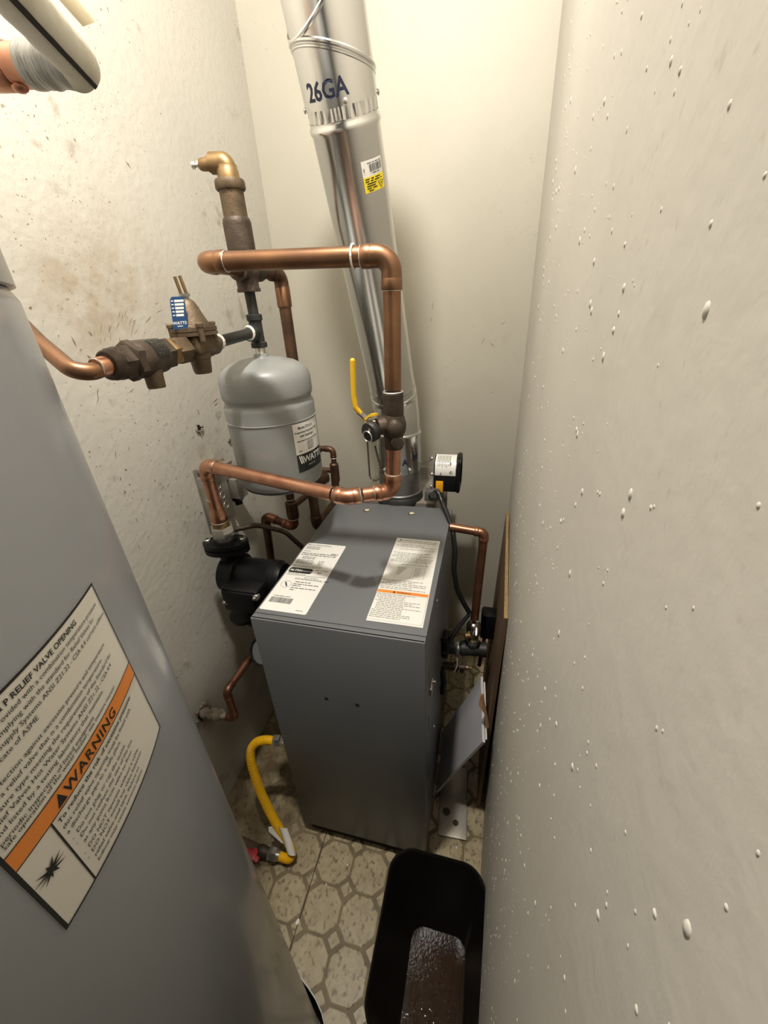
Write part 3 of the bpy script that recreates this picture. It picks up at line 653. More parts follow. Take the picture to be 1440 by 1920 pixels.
for k in range(14):
    a = 2 * math.pi * k / 14; b = a + .5; ring.append(([wrap(.0436)(-.094 + (.0045) * math.cos(q) * rr, .08 + .11 * math.sin(q) * rr) for q, rr in ((a, 1), (b, 1), (b, .72), (a, .72))], [(0, 1, 2, 3)]))
part('logo_letter', J(*ring, mapped(rect2(-.096, .05, -.092, .07), wrap(.0436)), mapped(rect2(-.0965, .03, -.0955, .12), wrap(.0436))), M_INK, wl_, smooth=0)
part('orange_tag', J(box((-.127, 1.1255, .915), (.022, .004, .036), .001)), mat('orange_tag', (.78, .36, .01), .45), t, 'orange warning tag')
part('mounting_bracket', J(box((-.1465, 1.165, .945), (.003, .08, .09)), box((-.150, 1.13, 1.005), (.008, .006, .014), .001), sphere((-.150, 1.128, 1.004), .006), sphere((-.150, 1.125, .955), .0065), sphere((-.152, 1.125, .915), .0055)), M_STEEL, t)
part('damper_rod', cyl((-.149, 1.14, .996), (-.197, 1.172, .967), .0022, 8), M_STEEL, t)
part('plug_socket', box((-.148, 1.112, .893), (.042, .03, .034), .003), mat('plug_grey', (.09, .085, .08), .45), t, 'grey plug socket')
t = thing('power_cord', 'black power cord hanging from the damper motor to the boiler side', 'cord', (-0.146, 1.09, 0.60))
cpts = [(-.146, 1.100, .893), (-.1300, 1.100, .917), (-.1160, 1.082, .892), (-.0920, 1.038, .866), (-.0720, .990, .842), (-.0630, .970, .795), (-.0625, .950, .736), (-.0507, .940, .679), (-.0257, .940, .623), (-.012, .947, .592)]
part('cable', tube(cpts, .0072, .05, 14), M_CORD, t)
part('plug', cyl((-.147, 1.097, .893), (-.140, 1.085, .905), .0105, 14), M_CORD, t)
part('loop', tube([(-.012, .945, .588), (-.040, .92, .555), (-.066, .89, .52), (-.078, .86, .50)], .0060, .03, 12), M_CORD, t)

# ================================================================ copper pipework helpers
def run(t, pts, r, mat_, bend=0.024, elbow=True, rings=True, grow=0.0022, arm=0.020, n=20, ends=(0, 0), emat=None):
    """straight pipes between the corners, a fitting at every corner"""
    pts = [V(p) for p in pts]
    for i in range(len(pts) - 1):
        a, b = pts[i], pts[i + 1]; d = (b - a).normalized(); L_ = (b - a).length
        s = (bend + arm * .6) if i > 0 else ends[0]; e = (bend + arm * .6) if i < len(pts) - 2 else ends[1]
        if L_ - s - e > 0.004: part('pipe', cyl(a + d * s, b - d * e, r, n), mat_, t)
    for i in range(1, len(pts) - 1):
        b = pts[i]; d1 = (pts[i - 1] - b).normalized(); d2 = (pts[i + 1] - b).normalized(); ang = d1.angle(d2); tl = bend / math.tan(ang / 2)
        L1 = min(tl + arm, (pts[i - 1] - b).length * .95); L2 = min(tl + arm, (pts[i + 1] - b).length * .95)
        R_ = r + grow; mid = [b + d1 * L1, b, b + d2 * L2]
        e = part('elbow', J(tube(mid, r + grow * .75, bend, n, 10), lathe(b + d1 * L1, -d1, [(0, R_ - .0006), (.0008, R_), (arm * .75, R_), (arm * .85, R_ - .001)], n), lathe(b + d2 * L2, -d2, [(0, R_ - .0006), (.0008, R_), (arm * .75, R_), (arm * .85, R_ - .001)], n)), emat or mat_, t)
        if rings:
            for d_, l_ in ((d1, L1), (d2, L2)): part('solder_ring', torus(b + d_ * l_, d_, r + .0006, .0011, n, 6), M_SOLD, e)
CR = 0.0143
# ---- upper supply line: out of the air scoop, round the elbow, across and down to the valve
t = thing('upper_copper_line', 'copper pipe crossing in front of the flue, from air vent down to ball valve', 'pipe', (-0.16, 0.69, 1.30))
run(t, [(-.488, .815, 1.497), (-.468, .680, 1.4985), (-.1545, .690, 1.4865), (-.1597, .690, 1.292)], CR, M_COP, .026)
part('sealant_bead', torus((-.2130, .6885, 1.4888), (1, .03, -.04), CR + .0020, .0017, 24, 8), M_TAPE, t, 'white sealant bead at the elbow')
# ---- air scoop with vent on top
t = thing('air_separator', 'brown bronze air separator with a vent valve standing on the copper line', 'air separator', (-.492, .85, 1.457))
ax = (-.492, .85)
def vl(prof, n=28): return lathe((ax[0], ax[1], 0), (0, 0, 1), prof, n)
part('lower_body', vl([(1.457, .0235), (1.462, .0235), (1.465, .0215), (1.484, .0225), (1.488, .0255), (1.494, .0255), (1.500, .0240)]), M_BRZD, t)
part('body', J(vl([(1.494, .0245), (1.520, .0268), (1.573, .0268), (1.579, .0255), (1.582, .0232)]), cyl((-.489, .815, 1.497), (-.4905, .90, 1.497), .0215, 24)), M_BRZD, t)
part('vent_chamber', vl([(1.579, .0225), (1.622, .0222), (1.625, .0225)]), M_BRZ, t)
part('vent_collar', lathe((ax[0], ax[1], 1.623), (0, 0, 1), [(0, .0255), (.003, .0275), (.013, .0275), (.016, .0265)], 12), M_BRZ, t)
part('vent_cap', J(vl([(1.639, .0200), (1.653, .0195), (1.655, .0180), (1.660, .0180)]), tube([(ax[0], ax[1], 1.650), (ax[0], ax[1], 1.664), (ax[0] - .028, ax[1] - .006, 1.665)], .0165, .014, 20)), M_BRASS, t)
vc = V((ax[0] - .022, ax[1] - .006, 1.664)); vd = V((-1, -.2, 0)).normalized()
part('vent_spout', lathe(vc, vd, [(0, .0125), (.010, .0125), (.011, .0105), (.022, .0100), (.026, .0085)], 18), M_BRASS, t)
part('valve_stem', J(lathe(vc + vd * .024, vd, [(0, .0075), (.004, .0075), (.004, .004), (.010, .004), (.010, .0062), (.016, .0062)], 12)), M_CHROME, t, 'small silver air valve tip')
# ---- drop pipe behind the tank
t = thing('drop_copper_pipe', 'dark copper pipe dropping behind the grey expansion tank', 'pipe', (-.484, .985, .83))
run(t, [(-.4905, .900, 1.497), (-.4850, .988, 1.4925), (-.4835, .988, .818), (-.4800, 1.20, .830)], CR, M_COPD, .022, rings=False, grow=.0028)
part('collar', lathe((-.4848, .988, 1.425), (0, 0, 1), [(0, .0152), (.001, .0172), (.040, .0172), (.043, .0155)], 20), M_COP, t)
part('flux_stain', torus((-.4848, .988, 1.425), (0, 0, 1), .0152, .0012, 20, 6), M_PLAS, t)
part('tee_outlet', cyl((-.4830, .988, .975), (-.452, 1.03, .972), .019, 20), M_COPD, t)
# ---- black nipple, tee, silver nipple
t = thing('black_pipe_tee', 'black iron tee and nipples between the air separator and grey tank', 'pipe fitting', (-.491, .85, 1.337))
tz = 1.382
part('upper_nipple', cyl((ax[0], .85, 1.470), (ax[0] + .001, .85, tz + .02), .0108, 18), M_BLKI, t)
part('tee', J(lathe((-.491, .85, 1.350), (0, 0, 1), [(0, .0150), (.001, .0172), (.010, .0172), (.0125, .0135), (.052, .0135), (.0545, .0165), (.064, .0165), (.066, .014)], 22), lathe((-.491, .85, tz), (0, -1, -.02), [(0, .0130), (.018, .0130), (.020, .0168), (.031, .0168), (.032, .015)], 22)), M_BLKI, t)
part('side_nipple', cyl((-.490, .822, tz - .001), (-.4855, .688, 1.3755), .0102, 18), M_BLKI, t)
for g_ in (torus((-.4905, .8165, tz), (0, 1, 0), .0118, .0032, 20, 8), torus((-.4865, .702, 1.376), (0, 1, 0), .0108, .0030, 20, 8),): part('thread_tape', g_, M_TAPE, t, 'white thread sealant at both ends of the nipple')
part('silver_nipple', lathe((-.491, .85, 1.331), (0, 0, 1), [(0, .0125), (.006, .0125), (.008, .0108), (.022, .0108)], 18), M_STEEL, t, 'bright zinc nipple')
# ---- expansion tank
t = thing('expansion_tank', 'grey steel expansion tank hanging below the black iron tee', 'tank', (-.491, .85, 1.03))
TR = .1016; tc = (-.491, .85)
part('shell', lathe((tc[0], tc[1], 0), (0, 0, 1), [(1.018, .030), (1.022, .060), (1.032, .085), (1.046, .0985), (1.058, TR), (1.228, TR), (1.233, TR - .0008), (1.239, TR - .0045), (1.245, TR - .0048), (1.251, TR - .0008), (1.256, TR), (1.285, TR - .0006), (1.299, TR - .005), (1.310, .088), (1.320, .070), (1.327, .045), (1.331, .016), (1.334, .0135), (1.3345, .012)], 64), M_TANK, t)
part('weld_bead', torus((tc[0], tc[1], 1.201), (0, 0, 1), TR + .0003, .0016, 64, 6), M_TANK, t)
part('bottom_rim', torus((tc[0], tc[1], 1.040), (0, 0, 1), .0945, .0018, 64, 6), M_BLKI, t)
part('neck', lathe((tc[0], tc[1], 1.327), (0, 0, 1), [(0, .0200), (.004, .0165), (.010, .0155), (.011, .013)], 20), M_TANK, t)
def tankf(rad): return lambda x, y: (tc[0] + rad * math.sin(math.radians(52) + x / rad), tc[1] - rad * math.cos(math.radians(52) + x / rad), y)
tl = part('tank_label', mapped(rect2(0, 1.0850, .090, 1.1970, 16, 1), tankf(TR + .0005)), M_PAPER, t, 'white tank label with a black band at its foot', 0)
part('black_band', mapped(rect2(0, 1.0850, .090, 1.1270, 16, 1), tankf(TR + .0008)), M_LABBLK, tl, smooth=0)
f = tankf(TR + .0011)
part('brand_lettering', J(mapped(j2(*[([(.0045 + k * .0052 , 1.1235), (.0080 + k * .0052, 1.1235), (.0125 + k * .0052, 1.1050), (.0090 + k * .0052, 1.1050)], [(0, 1, 2, 3)]) for k in (0, 1)]), f), mapped(text2d('WATTS', .0215, bold=.02, space=.9), f, .0155, 1.1060), mapped(text2d('watts.com', .006), f, .028, 1.0960)), M_PAPER, tl, smooth=0)
g = [mapped(text2d('Model ETX-15', .0078, 'CENTER', bold=.02), f, .036, 1.1840), mapped(text2d('Pressurized Expansion Tank', .0066, 'CENTER', bold=.02), f, .040, 1.1745), mapped(text2d('with Diaphragm', .0070, 'CENTER', bold=.02), f, .038, 1.1655)]
rn = random.Random(2); rows = tlines(.006, .080, 1.1560, .0030, rn) + tlines(.007, .017, 1.1335, .0026, rn)
for k in range(6): rows += tlines(.034, .058, 1.1510 - k * .0036, .0024, rn)
g.append(mapped(j2(*rows), f)); part('lettering', J(*g), M_INK, tl, smooth=0)

# ---- make-up water line: regulator, backflow preventer, copper bend
t = thing('pressure_regulator', 'bronze bell-shaped pressure regulator with blue tag on the left', 'regulator', (-.485, .635, 1.34))
rc = V((-.485, .636, 1.374)); RD = V((-.004, -1, -.004)).normalized()
part('lower_body', J(lathe(rc - RD * .050, RD, [(0, .0165), (.003, .0178), (.016, .0178), (.020, .0190), (.060, .0190)], 20), box(rc + V((0, 0, .004)), (.044, .052, .030), .006)), M_BRZ, t)
part('strainer_cup', lathe(rc + V((.002, -.002, -.008)), (0, 0, -1), [(0, .0185), (.010, .0182), (.011, .0170), (.030, .0150), (.034, .0135)], 20), M_BRZ, t)
part('outlet_hex', hexn(rc + RD * .030, rc + RD * .062, .0215), M_BRZ, t)
pf = [(rc.x + .040 * math.cos(math.radians(45 * k + 22.5)) * (.86 if k % 2 else 1), rc.y + .040 * math.sin(math.radians(45 * k + 22.5)) * (1 if k % 2 else .9), rc.z + .0185) for k in range(8)]
part('flange', J(prism(pf, (0, 0, .0055)), prism([(x, y, z + .0066) for x, y, z in pf], (0, 0, .0058))), M_BRZ, t, smooth=20)
part('bonnet', lathe((rc.x, rc.y, rc.z + .031), (0, 0, 1), [(0, .0295), (.004, .0280), (.020, .0205), (.032, .0155), (.038, .0120), (.041, .0075), (.042, .006)], 28), M_BRZ, t)
for k in range(4):
    a = math.radians(45 + 90 * k + 12); part('flange_bolt', lathe((rc.x + .034 * math.cos(a), rc.y + .034 * math.sin(a), rc.z + .010), (0, 0, 1), [(0, .005), (.022, .005), (.022, .0062), (.0265, .0062), (.028, .004)], 10), M_BRZ, t)
part('adjusting_stem', J(lathe((rc.x, rc.y, rc.z + .070), (0, 0, 1), [(0, .0065), (.006, .0065), (.006, .0085), (.010, .0085)], 6)), M_STEEL, t)
for g_ in (tube([(rc.x - .003, rc.y - .003, rc.z + .079), (rc.x - .0055, rc.y - .005, rc.z + .104)], .0026, 0, 8), tube([(rc.x + .004, rc.y + .001, rc.z + .079), (rc.x + .001, rc.y - .001, rc.z + .105)], .0026, 0, 8),): part('lever_pin', g_, M_BRASS, t, 'pair of thin brass rods')
tb = V((rc.x + .004, rc.y - .032, rc.z + .036)); e1 = V((.80, .60, 0)).normalized(); e2 = V((.05, .12, 1)).normalized(); en = e1.cross(e2).normalized()
if en.y > 0: en = -en
def tagf(o): return lambda x, y: tb + e1 * x + e2 * y + en * o
tg = part('tag', prism([tagf(0)(*p) for p in ((-.0110, -.006), (.0105, -.006), (.0112, .034), (.0085, .040), (-.0070, .040), (-.0100, .036))], en * .0006), M_BLUE, t, 'blue plastic tag with white print', 0)
rn = random.Random(8); rows = []
for k in range(5): rows += [rect2(-.0088, .0335 - k * .0050, -.0055, .0350 - k * .0050)] + [rect2(-.0040, .0325 - k * .0050, .0095 - k * .0006, .0357 - k * .0050)]
part('tag_print', J(mapped(j2(*rows), tagf(.0008)), mapped(text2d('WATTS', .0060, 'CENTER', bold=.02), tagf(.0008), -.0005, .0010), mapped(tuple(rect2(-.0045, -.0020, .0035, -.0010)), tagf(.0008))), M_PAPER, tg, smooth=0)
t = thing('backflow_preventer', 'dark bronze backflow preventer with black nameplate and down spout', 'valve', (-.484, .51, 1.34))
b0 = V((-.4855, .574, 1.3725)); RD = V((.010, -1, -.006)).normalized(); B = lambda s: b0 + RD * s
part('union_nut', hexn(B(-.006), B(.012), .0205, .3), M_BRASS, t)
part('sealant', torus(B(.013), RD, .0155, .0030, 20, 8), M_TAPE, t, 'white sealant ring')
part('outlet_nut', hexn(B(.012), B(.030), .0235, .2), M_BRZD, t)
part('barrel', lathe(B(.026), RD, [(0, .0215), (.004, .0240), (.034, .0250), (.050, .0255), (.055, .0235)], 28), M_BRZD, t)
part('body_hex', hexn(B(.077), B(.093), .0270, .5), M_BRZD, t)
part('inlet_nut', hexn(B(.092), B(.112), .0240, .1), M_BRZD, t)
part('inlet_sleeve', lathe(B(.108), RD, [(0, .0215), (.004, .0205), (.016, .0190), (.018, .0170)], 24), M_BRZD, t)
part('drain_spout', lathe(B(.056) + V((.004, 0, -.014)), (0.04, -.05, -1), [(0, .0150), (.012, .0132), (.026, .0128), (.0285, .0118)], 20), M_BRZ, t)
uu = V((0.75, 0, .66)); 
def plate(o):
    ax2 = RD.cross(V((0, 0, 1))).normalized()
    if ax2.x < 0: ax2 = -ax2
    up = V((0, 0, 1)); c0_ = B(.030)
    def fn(x, y):
        a = math.radians(68) - y / .0247; return c0_ + RD * (x) + (ax2 * math.cos(a) + up * math.sin(a)) * (.0247 + o)
    return fn
npl = part('nameplate', mapped(rect2(.004, 0, .030, .028, 2, 8), plate(.0012)), M_LABBLK, t, 'black nameplate', 0)
rn = random.Random(6); part('plate_print', mapped(j2(*[q for k in range(4) for q in [rect2(.006 + k * .0058, .002 + .0042 * j, .0084 + k * .0058, .0046 + .004 * j) for j in range(6) if rn.random() < .6]]), plate(.0016)), M_BRZ, npl, smooth=0)
t = thing('feed_copper_pipe', 'short bent copper pipe from backflow preventer toward the water heater', 'pipe', (-.48, .42, 1.37))
e0 = B(.118)
part('pipe', tube([e0, e0 + V((.001, -.052, -.006)), e0 + V((-.075, -.025, .032)), e0 + V((-.13, .0, .06))], .0105, .040, 18, 10), M_COP, t)
part('coupling', lathe(e0 + RD * .002, RD, [(0, .0125), (.020, .0125), (.022, .0110)], 20), M_COPN, t)
for g_ in (torus(e0 + RD * .003, RD, .0120, .0016, 20, 6), torus(e0 + RD * .024, RD, .0110, .0012, 20, 6),): part('solder_ring', g_, M_SOLD, t)

# ---- ball valve with yellow lever on the riser
t = thing('ball_valve', 'brown bronze ball valve with yellow lever and drain cap on chain', 'valve', (-.162, .69, 1.18))
vx = lambda z: (-.1597 - (1.292 - z) * .027, .690, z)
part('top_socket', lathe(vx(1.287), (0.0, 0, -1), [(0, .0160), (.001, .0178), (.036, .0178), (.040, .0168)], 24), M_BRZD, t)
part('solder_ring', torus(vx(1.288), (0, 0, 1), .0160, .0015, 24, 6), M_SOLD, t)
part('body', J(lathe(vx(1.250), (0, 0, -1), [(0, .0172), (.008, .0205), (.020, .0228), (.030, .0215), (.037, .0185)], 24), lathe(vx(1.212), (0, 0, -1), [(0, .0185), (.004, .0172), (.022, .0172), (.025, .0160)], 24), sphere((-.1612 + .006, .672, 1.228), .0150, 14, (1, .8, 1.2))), M_BRZD, t)
part('side_boss', J(lathe((-.163, .690, 1.232), (-.80, -.60, -.02), [(0, .017), (.022, .0155), (.030, .0145)], 20), lathe((-.150, .668, 1.205), (.3, -1, 0), [(0, .012), (.004, .010)], 14)), M_BRZD, t)
dn = V((-.45, -.88, -.12)).normalized(); dc = V((-.1905, .664, 1.2280))
part('drain_cap', lathe(dc, dn, [(0, .0165), (.002, .0180), (.012, .0180), (.014, .0165)], 24), M_BLKI, t)
part('cap_bore', lathe(dc + dn * .0142 + V((-.001, 0, -.006)), dn, [(0, .0082), (.0008, .0082)], 20), M_DARK, t)
part('cap_ring', J(torus(dc + dn * .016 + V((-.001, 0, -.006)), dn, .0098, .0012, 24, 6), box(dc + dn * .016 + V((.0035, 0, .0055)), (.004, .003, .006), .001)), M_STEEL, t, 'bright chain ring')
rn = random.Random(1); gs = []
c1 = dc + dn * .016 + V((-.001, 0, -.016))
cat_ = [c1 + V((-.001, 0, -.004 * k)) for k in range(17)] + [c1 + V((.001 + .004 * k, .002 * k, -.068 - .006 * math.sin(k * .8))) for k in range(5)] + [c1 + V((.0195 - .0008 * k, .010, -.062 + .0042 * k)) for k in range(13)]
part('bead_chain', J(*[sphere(p, .0021, 8) for p in cat_]), M_BRZD, t)['kind'] = 'stuff'
sp_ = V((-.1980, .6800, 1.236))
part('stem_nut', J(hexn(sp_, sp_ + V((-.013, -.004, 0)), .0075), cyl(sp_ + V((.02, .004, 0)), sp_, .006)), M_BRASS, t)
def bar(pts, wdt, th, ax_):
    v = []; f = []; pts = [V(p) for p in pts]; a_ = V(ax_).normalized()
    for i, p in enumerate(pts):
        d = (pts[min(i + 1, len(pts) - 1)] - pts[max(i - 1, 0)]).normalized(); n_ = d.cross(a_).normalized()
        v += [p + a_ * wdt / 2 + n_ * th / 2, p - a_ * wdt / 2 + n_ * th / 2, p - a_ * wdt / 2 - n_ * th / 2, p + a_ * wdt / 2 - n_ * th / 2]
    for i in range(len(pts) - 1):
        for k in range(4): f.append((i * 4 + k, i * 4 + (k + 1) % 4, i * 4 + 4 + (k + 1) % 4, i * 4 + 4 + k))
    f += [(3, 2, 1, 0), tuple((len(pts) - 1) * 4 + k for k in range(4))]; return v, f
lv = part('lever', bar(fillet([(-.186, .686, 1.246), (-.204, .678, 1.241), (-.2120, .675, 1.250), (-.2180, .672, 1.2570)], .004, 3), .012, .0030, (.3, .9, 0)), M_STEEL, t, 'steel lever in a yellow sleeve')
gp = fillet([(-.2160, .673, 1.2545), (-.2230, .670, 1.2650), (-.2245, .670, 1.285), (-.2215, .670, 1.3420)], .012, 6)
part('yellow_grip', J(sweep(gp, .0047, 12), sphere(gp[-1], .0047, 12)), M_YEL, lv, 'yellow vinyl grip')
part('yellow_tab', bar(fillet([(-.2045, .667, 1.246), (-.196, .665, 1.2535), (-.184, .664, 1.2555)], .006, 4), .009, .004, (.3, .9, 0)), M_YEL, lv)

# ---- lower copper line from the valve round to the pump
t = thing('lower_copper_line', 'bright copper pipe bending round above the boiler to the pump', 'pipe', (-.30, .68, 1.10))
PV = (-.625, .745)
run(t, [vx(1.192), (-.168, .690, 1.1), (-.2488, .651, 1.1), (-.619, .738, 1.1150), (PV[0], PV[1], .962)], CR, M_COPN, .020, arm=.018, grow=.0024)
part('reducer', lathe((PV[0] + .0003, PV[1], 1.028), (0, 0, -1), [(0, .0165), (.030, .0165), (.040, .0200), (.062, .0205), (.064, .0190)], 24), M_COPN, t)
for g_ in (torus((PV[0], PV[1], 1.026), (0, 0, 1), .0165, .0009, 24, 6), torus((PV[0], PV[1], .964), (0, 0, 1), .0200, .0011, 24, 6),): part('solder_ring', g_, M_SOLD, t)

# ---- pump
t = thing('circulator_pump', 'black circulator pump on the left of the boiler below the copper line', 'pump', (PV[0], PV[1], .80))
P = lambda z: (PV[0], PV[1], z)
part('brass_adapter', lathe(P(.966), (0, 0, -1), [(0, .0190), (.004, .0205), (.016, .0205), (.018, .019)], 24), M_BRASS, t)
part('hex_union', hexn(P(.951), P(.921), .0290, .35), M_STEEL, t, 'bright zinc hex union')
part('union_tail', lathe(P(.922), (0, 0, -1), [(0, .0235), (.006, .0225), (.016, .0210), (.020, .0225), (.030, .0225)], 24), M_STEEL, t)
def oval(z, a, b, th, ang=0.0):
    pts = []
    for k in range(36):
        q = 2 * math.pi * k / 36; x = a * math.copysign(abs(math.cos(q)) ** .85, math.cos(q)); y = b * math.copysign(abs(math.sin(q)) ** 1.15, math.sin(q))
        pts.append((PV[0] + x * math.cos(ang) - y * math.sin(ang), PV[1] + x * math.sin(ang) + y * math.cos(ang), z))
    return prism(pts, (0, 0, -th))
part('upper_flange', J(oval(.905, .058, .034, .012, .25), lathe(P(.912), (0, 0, -1), [(0, .026), (.008, .029)], 24)), M_BLKG, t)
part('lower_flange', oval(.889, .058, .034, .012, .25), M_BLKG, t)
for s in (-1, 1):
    c = V((PV[0] + s * .045 * math.cos(.25), PV[1] + s * .045 * math.sin(.25), .914)); part('flange_bolt', J(lathe(c, (0, 0, -1), [(0, .006), (.002, .0085), (.009, .0085)], 6), cyl(c, c + V((0, 0, -.045)), .004, 10), lathe(c + V((0, 0, -.037)), (0, 0, -1), [(0, .0085), (.007, .0085)], 6)), M_STEEL, t)
part('volute', J(lathe(P(.882), (0, 0, -1), [(0, .030), (.010, .024), (.04, .022)], 24), lathe((PV[0] - .030, PV[1], .805), (1, 0, 0), [(0, .020), (.004, .040), (.010, .050), (.040, .052), (.046, .056), (.056, .056), (.060, .045)], 36), lathe(P(.770), (0, 0, -1), [(0, .026), (.04, .024)], 24)), M_BLKG, t)
part('motor', J(lathe((PV[0] + .026, PV[1], .805), (1, 0, 0), [(0, .046), (.086, .046), (.088, .0475), (.094, .0475), (.096, .0455), (.100, .0455), (.102, .0475), (.108, .0475), (.112, .044), (.122, .040)], 40)), M_BLKG, t)
bx = part('wiring_box', J(box((PV[0] + .070, PV[1] - .062, .790), (.100, .050, .070), .006), box((PV[0] + .067, PV[1] - .0885, .790), (.088, .006, .060), .003)), M_BLKP, t)
for dx, dz in ((.105, .020), (-.002, -.006)):
    for g_ in (lathe((PV[0] + .067 + (.048 if dx > 0 else -.040), PV[1] - .080, .790 + dz), (0.2, -1, .2), [(0, .0085), (.010, .0085), (.012, .007)], 14), lathe((PV[0] + .067 + (.048 if dx > 0 else -.040), PV[1] - .092, .792 + dz), (0.2, -1, .2), [(0, .0045), (.003, .0045), (.005, .002)], 10),): part('cover_screw', g_, M_STEEL if dx < 0 else M_STEEL, bx)
part('outlet_flange', J(lathe((PV[0] + .038, PV[1] - .026, .722), (.25, .15, -1), [(0, .028), (.006, .056), (.016, .056), (.022, .036), (.05, .030)], 30)), M_BLKG, t)
part('outlet_elbow', tube([(PV[0] + .054, PV[1] - .018, .69), (PV[0] + .066, PV[1] - .012, .63), (-.465, PV[1], .61)], .020, .028, 18), M_BLKI, t)
# flexible conduit from the wall box to the boiler
t = thing('flex_conduit', 'thin armored flexible conduit looping from pump to behind the boiler', 'conduit', (-.60, .88, .85))
cpath = fillet([(-.640, .800, .903), (-.600, .850, .895), (-.545, .90, .850), (-.505, .93, .770), (-.480, .95, .70)], .06, 8)
part('conduit', sweep(cpath, .0062, 12), M_ARMR, t)
L_ = 0; gs = []
for i in range(len(cpath) - 1):
    a, b = cpath[i], cpath[i + 1]; n_ = max(1, int((b - a).length / .0048))
    for k in range(n_): gs.append(torus(a.lerp(b, k / n_), b - a, .0063, .0014, 12, 5))
part('armor_rib', J(*gs), M_ARMR, t)['kind'] = 'stuff'

# ---- wall box behind the copper elbow
t = thing('junction_box', 'galvanized metal junction box on the left wall behind the copper elbow', 'junction box', (XL, .905, .98))
part('box', J(box((XL + .018, .880, .955), (.036, .080, .150), .003), box((XL + .002, .885, .96), (.004, .095, .190), .001)), M_GALVD, t)
part('cover_plate', box((XL + .026, .895, 1.045), (.050, .095, .012), .002, Matrix.Rotation(.12, 3, 'Y')), M_GALVD, t)
for g_ in (*[torus((XL + .0365, .878 + .006 * k, .995 - .033 * k), (1, 0, 0), .010, .0010, 18, 6) for k in range(3)],): part('knockout', g_, M_GALVD, t)
for g_ in (*[lathe((XL + .030, y, 1.052), (0, 0, 1), [(0, .005), (.003, .004)], 10) for y in (.87, .93)],): part('cover_screw', g_, M_BRASS, t)
t = thing('relay_box', 'small grey metal box beside the junction box on the left wall', 'relay box', (XL, .95, .94))
part('case', box((XL + .030, .948, .960), (.056, .040, .062), .003), M_GALVD, t)
part('lid', box((XL + .0595, .948, .960), (.003, .044, .066), .001), M_STEEL, t)
part('bushing', lathe((XL + .035, 0.950, .929), (.1, -.1, -1), [(0, .017), (.012, .017), (.013, .011), (.026, .011)], 16), M_BLKP, t)

# ---- dark copper pipes behind and below the tank
t = thing('return_copper_pipe', 'reddish copper pipe with a U bend below the expansion tank', 'pipe', (-.56, .985, .80))
run(t, [(-.556, .985, 1.01), (-.5580, .985, .812), (-.655, .985, .848), (-.668, .985, .66)], .0125, M_COPD, .018, rings=False, grow=.0024, arm=.016, emat=mat('copper_red', (.27, .11, .065), .4, .8, (.17, .075, .045), 20, 5))
part('coupling', lathe((-.557, .985, .905), (0, 0, -1), [(0, .0130), (.004, .0185), (.050, .0185), (.058, .0165)], 20), M_COPD, t)
for g_ in (torus((-.5572, .985, .846), (0, 0, 1), .0152, .0012, 20, 6), torus((-.5568, .985, .912), (0, 0, 1), .0130, .0010, 20, 6),): part('solder_ring', g_, M_SOLD, t)
part('branch', cyl((-.556, .985, .885), (-.515, 1.18, .895), .0095, 16), M_COPD, t)
part('upper_branch', cyl((-.556, .985, 1.005), (-.520, 1.16, 1.01), .012, 16), M_COPD, t)
t = thing('small_copper_bend', 'thin dark copper elbow and tee to the right of the expansion tank', 'pipe', (-.47, 1.15, .95))
run(t, [(-.56, 1.15, 1.018), (-.470, 1.15, 1.014), (-.4765, 1.15, .80)], .0085, M_COPD, .018, rings=False, grow=.0016, arm=.010)
part('tee', J(lathe((-.472, 1.15, .968), (0, 0, -1), [(0, .0105), (.004, .0145), (.060, .0145), (.068, .012)], 18), cyl((-.56, 1.15, .945), (-.472, 1.15, .940), .0085, 14)), M_COPD, t)
part('pipe', cyl((-.4745, 1.15, .92), (-.480, 1.15, .70), .0125, 16), M_COPD, t)
part('solder_ring', torus((-.4708, 1.15, .985), (0, 0, 1), .0096, .0012, 16, 6), M_SOLD, t)

# ---- copper pipe out of the left wall, lower down
t = thing('wall_copper_pipe', 'dark red copper pipe coming out of a broken hole in the left wall', 'pipe', (-.69, .605, .39))
run(t, [(XL + .004, .605, .388), (-.634, .605, .402), (-.631, .602, .516), (-.615, .80, .530)], .0105, mat('copper_dim', (.26, .115, .07), .4, .8, (.15, .07, .045), 18, 5), .020, rings=False, grow=.0012, arm=.008)
part('mortar_crust', J(*[sphere((XL + .010 + .011 * k, .605 + .004 * math.sin(k * 3), .390 + .002 * k + .003 * math.cos(k * 2.3)), .0165 - .0006 * k + .002 * math.sin(k * 5), 10, (1.1, 1, .9)) for k in range(7)]), M_PLAS, t, 'crust of old plaster round the pipe')
# small cables at the boiler's left edge
t = thing('wire_bundle', 'thin dark wires running down the left edge of the boiler', 'wires', (-.47, .60, .5))
part('wire', tube([(-.478, .615, .665), (-.470, .60, .58), (-.462, .60, .50), (-.458, .60, .36)], .0022, .03, 8), M_CORD, t)
part('wire', tube([(-.470, .615, .665), (-.466, .60, .57), (-.460, .60, .50)], .0022, .03, 8), M_ARMR, t)
part('sleeve', tube([(-.462, .60, .51), (-.460, .60, .42), (-.459, .60, .37)], .0055, .03, 10), M_CORD, t)

